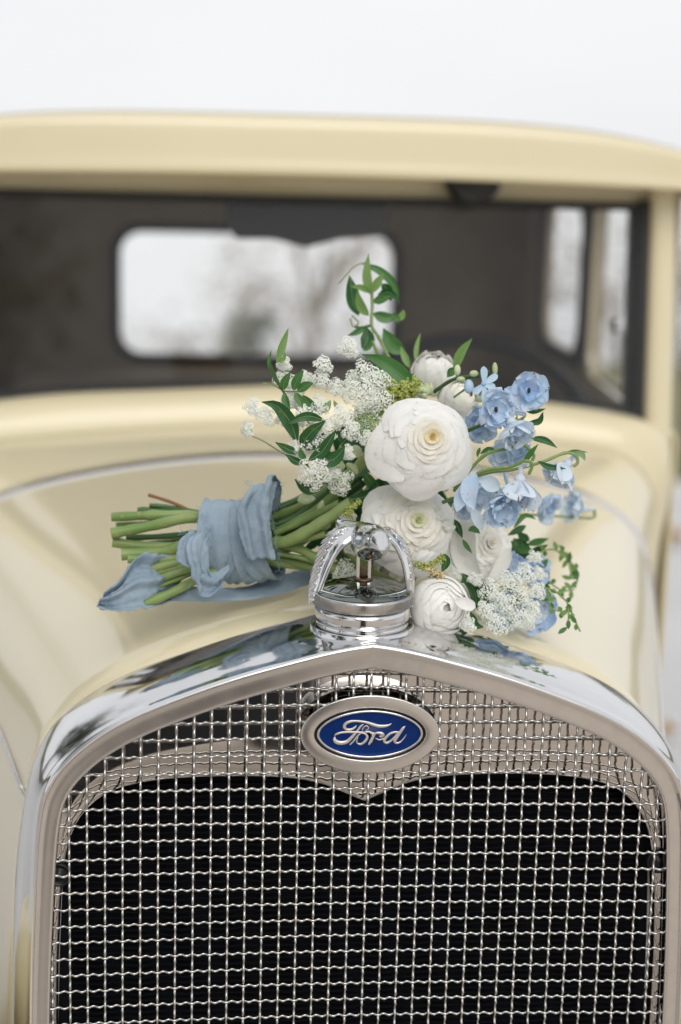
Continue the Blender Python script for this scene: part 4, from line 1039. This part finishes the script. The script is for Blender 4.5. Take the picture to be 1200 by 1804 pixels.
# ---- ribbon
def crease(p,seed):
    a=noise.noise(Vector((p.x*55+seed,p.y*30,p.z*38))); b=noise.noise(Vector((p.x*130-seed,p.y*70,p.z*60+3)))
    return (1-abs(a)*3.2)*.8+(1-abs(b)*3)*.35
def cloth(name,rows_,n=8,disp=.0012,seed=0,th=.0006,label=None,fs=1.0,pl=.0016,pk=2.3):
    A=[crom([at(*p) for p in r_],n) for r_ in rows_]
    B=[]
    for j in range(len(A[0])): B.append(crom([a[j] for a in A],n))
    nu,nv=len(B),len(B[0]); V=[]
    for i in range(nu):
        for j in range(nv):
            p=B[i][j]; q=noise.noise(Vector((p.x*70*fs+seed,p.y*40,p.z*70*fs)))+.5*noise.noise(Vector((p.x*190+seed,p.y*90,p.z*160)))
            ww=noise.noise(Vector((i*.09+seed,j*.04,2.2))); sw=math.sin(2*PI*(pk*i/(nu-1)+.55*ww+.25*math.sin(j*.11)))
            p=p-Fw*pl*(1-abs(sw))*math.sin(PI*min(1,max(0,j/(nv-1)+.08)))
            V.append(p-Fw*(q*.7+crease(p,seed)*.55)*disp+(Vector((noise.noise(p*900),0,noise.noise(p*900+Vector((5,5,5)))))*.0009 if j in(0,nv-1) or i in (0,nu-1) else Vector()))
    o=mesh(name,V,gridF(nu,nv),CLOTH,bq,label=label); m_=o.modifiers.new('s','SOLIDIFY'); m_.thickness=th
    return o
def band(name,c0,c1,r0,r1,seed,tilt,disp=.0014,label=None):
    c0=at(*c0);c1=at(*c1); ax=(c1-c0).normalized(); u=Vector((0,0,1)); u=(u-ax*u.dot(ax)).normalized(); v=ax.cross(u)
    V=[];n,m_=72,22
    for j in range(m_):
        t=j/(m_-1)
        for i in range(n):
            a=2*PI*i/n; sh=tilt*math.sin(a+.6); rr_=r0+(r1-r0)*t
            p=c0.lerp(c1,t)+ax*sh; q=noise.noise(Vector((t*3+seed,math.cos(a)*1.3,math.sin(a)*1.3)))+.6*noise.noise(Vector((t*9+seed,math.cos(a)*2,math.sin(a)*2)))
            pz=math.cos(a*3+t*2.2+1.5*q+seed)*.5+math.cos(2*PI*(t*2.6+.25*math.sin(a*2+seed)))*.8; rr_+=pz*.0009+q*disp+crease(p+Vector((0,0,a*.01)),seed)*disp*.45+ (.0012 if j in(0,m_-1) else 0)
            fr=ax*(noise.noise(Vector((a*14,seed,t)))*.0016 if j in(0,m_-1) else 0)
            V.append(p+(u*math.cos(a)*1.0+v*math.sin(a)*.85)*rr_+fr)
    o=mesh(name,V,gridF(m_,n,wrapv=True),CLOTH,bq,label=label); k=o.modifiers.new('s','SOLIDIFY'); k.thickness=.0006
    return o
band('ribbon_wrap',(360,948,.165),(440,955,.16),.0325,.0345,1,-.004,label='blue ribbon wrapped round the stems')
band('ribbon_wrap',(428,955,.160),(484,952,.155),.0350,.0325,5,-.006)
band('ribbon_wrap',(392,952,.162),(432,955,.16),.0338,.0352,9,.012)
def ribbon(name,pts,pleats,seed,amp,crk=.0011,n=9,m_=30,label=None):
    """pts: px, py, Y, half width px, width angle in the picture plane (deg), lean of the width towards depth (deg)"""
    P=crom([at(q[0],q[1],q[2]) for q in pts],n); A=crom([Vector((q[3],q[4],q[5])) for q in pts],n); V=[]
    k=len(P); pn=None
    for i,p in enumerate(P):
        w_,an,ln=A[i]; w_*=px(pts[0][2]); wd=(Rt*math.cos(R(an))+Up*math.sin(R(an)))*math.cos(R(ln))+Fw*math.sin(R(ln))
        t=(P[min(i+1,k-1)]-P[max(i-1,0)]).normalized(); nn=wd.cross(t).normalized()
        if pn and nn.dot(pn)<0: nn=-nn
        if not pn and nn.dot(Fw)>0: nn=-nn
        pn=nn
        for j in range(m_):
            u_=-1+2*j/(m_-1); wob=noise.noise(Vector((i*.07+seed,u_*.6,1.1)))
            h=amp*math.cos(PI*pleats*(u_+.35*wob)+seed)*(1-.3*u_*u_)+amp*.45*math.cos(PI*pleats*2.3*(u_+.5*wob)+seed*2)
            q=p+wd*(w_*u_*(1+.06*noise.noise(Vector((i*.3,seed,u_)))))
            h+=crk*crease(q*1.6,seed)+crk*.8*noise.noise(q*260)
            V.append(q+nn*h)
            if j in(0,m_-1): V[-1]=V[-1]+wd*noise.noise(q*700)*.0014
    o=mesh(name,V,gridF(k,m_),CLOTH,bq,label=label); z_=o.modifiers.new('s','SOLIDIFY'); z_.thickness=.0005
    return o
ribbon('ribbon_loop',[(462,985,.118,26,0,10),(450,940,.116,28,6,10),(446,895,.116,29,12,8),(456,862,.120,27,28,15),(474,850,.134,22,30,40),(486,866,.150,20,10,55),(482,900,.160,18,0,50)],1.25,3,.0024,label='ribbon loop standing up from the wrap')
ribbon('ribbon_loop',[(452,935,.125,20,-10,20),(462,893,.122,22,10,25),(474,860,.130,18,20,35),(480,850,.142,14,20,50)],1.0,7,.0020)
ribbon('ribbon_knot',[(398,1012,.116,20,70,10),(372,1030,.110,22,80,0),(346,1022,.107,24,100,0),(332,990,.107,22,170,5),(334,955,.112,20,175,10),(350,935,.125,16,170,30)],1.2,11,.0022,label='folded ribbon end in front of the stems')
ribbon('ribbon_knot',[(362,948,.118,14,30,10),(350,972,.110,18,15,0),(352,1005,.108,18,-20,0),(378,1030,.112,14,-40,0)],1.3,19,.0020)
# tails lying on the hood
ribbon('ribbon_tail',[(312,1020,.150,34,95,15),(286,1022,.140,44,96,15),(256,1024,.130,50,96,15),(226,1034,.124,44,84,15),(198,1050,.120,30,66,15),(176,1058,.118,14,60,15)],1.7,13,.0042,crk=.0016,label='ribbon tail spread flat left of the stems')
cloth('ribbon_tail',[[(300,1030,.150),(360,1035,.145),(430,1035,.16),(490,1015,.175),(548,1000,.19)],[(285,1045,.142),(350,1050,.138),(430,1052,.142),(500,1040,.155),(548,1022,.178)],[(275,1058,.138),(350,1060,.134),(430,1058,.138),(500,1045,.150),(548,1028,.172)]],disp=.002,seed=23,label='ribbon tail lying flat under the stems')

# ================================================================== PHOTOGRAPHER (stands behind the lens, seen in the chrome)
JK=mat('dark_jacket',(.020,.024,.030),.8); TR=mat('dark_trousers',(.018,.020,.024),.8); SK=mat('skin',(.55,.36,.27),.55); HR=mat('dark_hair',(.03,.02,.015),.6); CB=mat('camera_black',(.012,.012,.013),.4)
pr=empty('person',(-.10,-1.62,0),'photographer in dark jacket and trousers holding a camera to the eye','person')
def skin(name,verts,edges,m,sub=2,root=0):
    me=bpy.data.meshes.new(name); me.from_pydata([v[:3] for v in verts],edges,[]); o=bpy.data.objects.new(name,me); col.objects.link(o); o.parent=pr
    me.materials.append(m); k=o.modifiers.new('skin','SKIN'); k.use_smooth_shade=True
    if not me.skin_vertices: pass
    for i,v in enumerate(verts):
        sv=me.skin_vertices[0].data[i]; sv.radius=(v[3],v[4] if len(v)>4 else v[3]); sv.use_root=(i==root)
    q=o.modifiers.new('sub','SUBSURF'); q.levels=sub; q.render_levels=sub
    return o
# coordinates relative to the feet; faces +Y
skin('person_body',[(0,-.02,.92,.15,.11),(0,0,1.08,.14,.10),(0,.02,1.24,.17,.11),(0,.02,1.38,.12,.08),(0,.04,1.46,.055,.055),(0,.07,1.54,.05,.05),
 (.17,.02,1.36,.06),(.27,.10,1.18,.048),(.12,.27,1.40,.034),(.10,.29,1.45,.026),
 (-.17,.02,1.36,.06),(-.27,.10,1.18,.048),(-.12,.27,1.38,.034),(-.08,.30,1.42,.026),
 (.10,-.02,.86,.10),(.12,.02,.48,.062),(.12,-.02,.09,.045),(.13,.12,.04,.04),
 (-.10,-.02,.86,.10),(-.13,.03,.48,.062),(-.14,-.02,.09,.045),(-.15,.12,.04,.04)],
 [(0,1),(1,2),(2,3),(3,4),(4,5),(3,6),(6,7),(7,8),(8,9),(3,10),(10,11),(11,12),(12,13),(0,14),(14,15),(15,16),(16,17),(0,18),(18,19),(19,20),(20,21)],JK)
V=[];n=28
for i,(z,a,b_) in enumerate(((.34,.20,.15),(.36,.205,.155),(.60,.185,.14),(.85,.165,.125),(1.0,.155,.12),(1.2,.185,.125),(1.36,.17,.10),(1.42,.10,.07))):
    for j in range(n):
        an=2*PI*j/n; f_=1+.05*math.sin(an*7+z*3)*(1.3-z); V.append((a*f_*math.cos(an),.005+b_*f_*math.sin(an),z))
mesh('long_coat',V,gridF(8,n,wrapv=True),JK,pr)
hd=MB(); V,F=ellVF((0,.09,1.60),(Vector((1,0,0)),Vector((0,1.2,0)),Vector((0,0,1.45))),.078,20,16)
V=[Vector(v) for v in V]
for v in V:
    if v.y>.15 and abs(v.x)<.02 and 1.55<v.z<1.62: v.y+=.018
hd.add(V,F)
for q in (-1,1): hd.add(*ellVF((q*.078,.085,1.595),(Vector((.3,0,0)),Vector((0,.7,0)),Vector((0,0,1.2))),.026,8,6))
hd.build('head',SK,pr); 
hh=MB(); V,F=ellVF((0,.075,1.625),(Vector((1.05,0,0)),Vector((0,1.22,0)),Vector((0,0,1.40))),.083,20,12); hh.add([(x,y if z>1.6 else min(y,.08),z if y<.12 else max(z,1.66)) for x,y,z in V],F); hh.build('hair',HR,pr)
for q,(hx,hy,hz) in ((1,(.085,.315,1.47)),(-1,(-.06,.33,1.44))):
    vs=[(hx+q*.015,hy-.03,hz-.02,.022),(hx,hy,hz,.030,.016)]; es=[(0,1)]
    for k,(L,dz) in enumerate(((.9,.030),(1,.012),(.95,-.006),(.75,-.024))):
        b0=len(vs); vs+=[(hx-q*.012,hy+.03,hz+dz,.009),(hx-q*.022,hy+.03+.022*L,hz+dz,.0085),(hx-q*.044*L,hy+.034+.018*L,hz+dz-.003,.0075)]; es+=[(1,b0),(b0,b0+1),(b0+1,b0+2)]
    b0=len(vs); vs+=[(hx-q*.02,hy-.005,hz-.025,.010),(hx-q*.045,hy-.002,hz-.022,.009)]; es+=[(1,b0),(b0,b0+1)]
    skin('hand',vs,es,SK,1)
cb=MB(); cb.add(*boxVF((-.060,.235,1.445),(.070,.285,1.535))); cb.add(*boxVF((-.02,.235,1.535),(.03,.28,1.555)))
o_=cb.build('handheld_camera',CB,None,False); tag(o_,'black camera held to the eye of the photographer','camera'); o_.location=(-.12,-1.62,0)
b_=o_.modifiers.new('b','BEVEL'); b_.width=.006; b_.segments=2

# frayed threads along the ribbon edges and a few extra thin stems
fb=MB(); fr=random.Random(21)
for (xa,ya,Ya),(xb,yb,Yb),nn in (((353,893,.150),(392,1030,.125),46),((430,898,.128),(446,1030,.120),50),((478,900,.140),(494,1008,.125),50),((420,905,.128),(447,845,.135),26),((318,938,.125),(352,925,.122),22),((172,1055,.122),(235,1075,.112),30),((330,1038,.112),(395,1036,.110),22),((488,850,.150),(492,880,.150),20)):
    for k in range(nn):
        t=fr.random(); p=at(xa+(xb-xa)*t,ya+(yb-ya)*t,Ya+(Yb-Ya)*t-.006); d=(Rt*fr.gauss(0,1)+Up*fr.gauss(0,1)).normalized(); L=fr.uniform(.002,.0065)
        fb.add(*tubeVF([p,p+d*L*.6+Up*fr.gauss(0,.0006),p+d*L+Rt*fr.gauss(0,.001)],.00013,4,False))
fb.build('fray',CLOTHD,bq,kind='stuff')
for k,t in enumerate(([(205,925,.19),(290,920,.185),(345,915,.18),(430,925,.17)],[(222,948,.18),(290,945,.18),(350,940,.175),(430,945,.165)],[(236,1018,.145),(300,1003,.145),(360,990,.145),(430,975,.15)],[(250,1045,.135),(310,1022,.14),(365,1000,.145),(430,985,.15)],
  [(485,925,.15),(530,905,.15),(580,865,.14)],[(485,940,.145),(540,915,.14),(600,885,.12)],[(490,975,.14),(540,985,.135),(590,1005,.13)],[(480,905,.17),(520,885,.165),(560,860,.16)],[(485,950,.14),(530,950,.13),(575,940,.12)])):
    stem(t,9+k%3*2,(STEM,STEMD,STEM)[k%3],'cut_stem' if k<4 else 'flower_stem')

# front wings and chassis beside the radiator shell (outside the frame but mirrored in the chrome)
for sd_ in (-1,1):
    V=[];m_=18
    for i in range(m_):
        a=R(200-170*i/(m_-1)); y=.10+math.cos(a)*-.42; z=.36+max(0,math.sin(a))*.40
        for x,dz in ((.40,-.10),(.43,-.01),(.50,.02),(.60,.015),(.67,-.02),(.69,-.08)): V.append((x*sd_,y,z+dz))
    o=mesh('front_wing',V,gridF(m_,6),PAINT,car); k=o.modifiers.new('s','SOLIDIFY'); k.thickness=.004
    V=[]
    for r_,x in ((.20,.44),(.335,.45),(.365,.48),(.365,.58),(.335,.61),(.20,.62)):
        for i in range(36): a=2*PI*i/36; V.append((x*sd_,.12+r_*math.cos(a),.37+r_*math.sin(a)))
    mesh('tyre',V,gridF(6,36,wrapv=True),RUBBER,car)
    box('chassis_rail',((.295 if sd_>0 else -.44),-.05,.40),((.44 if sd_>0 else -.295),.30,.60),BLACK,car,.01)
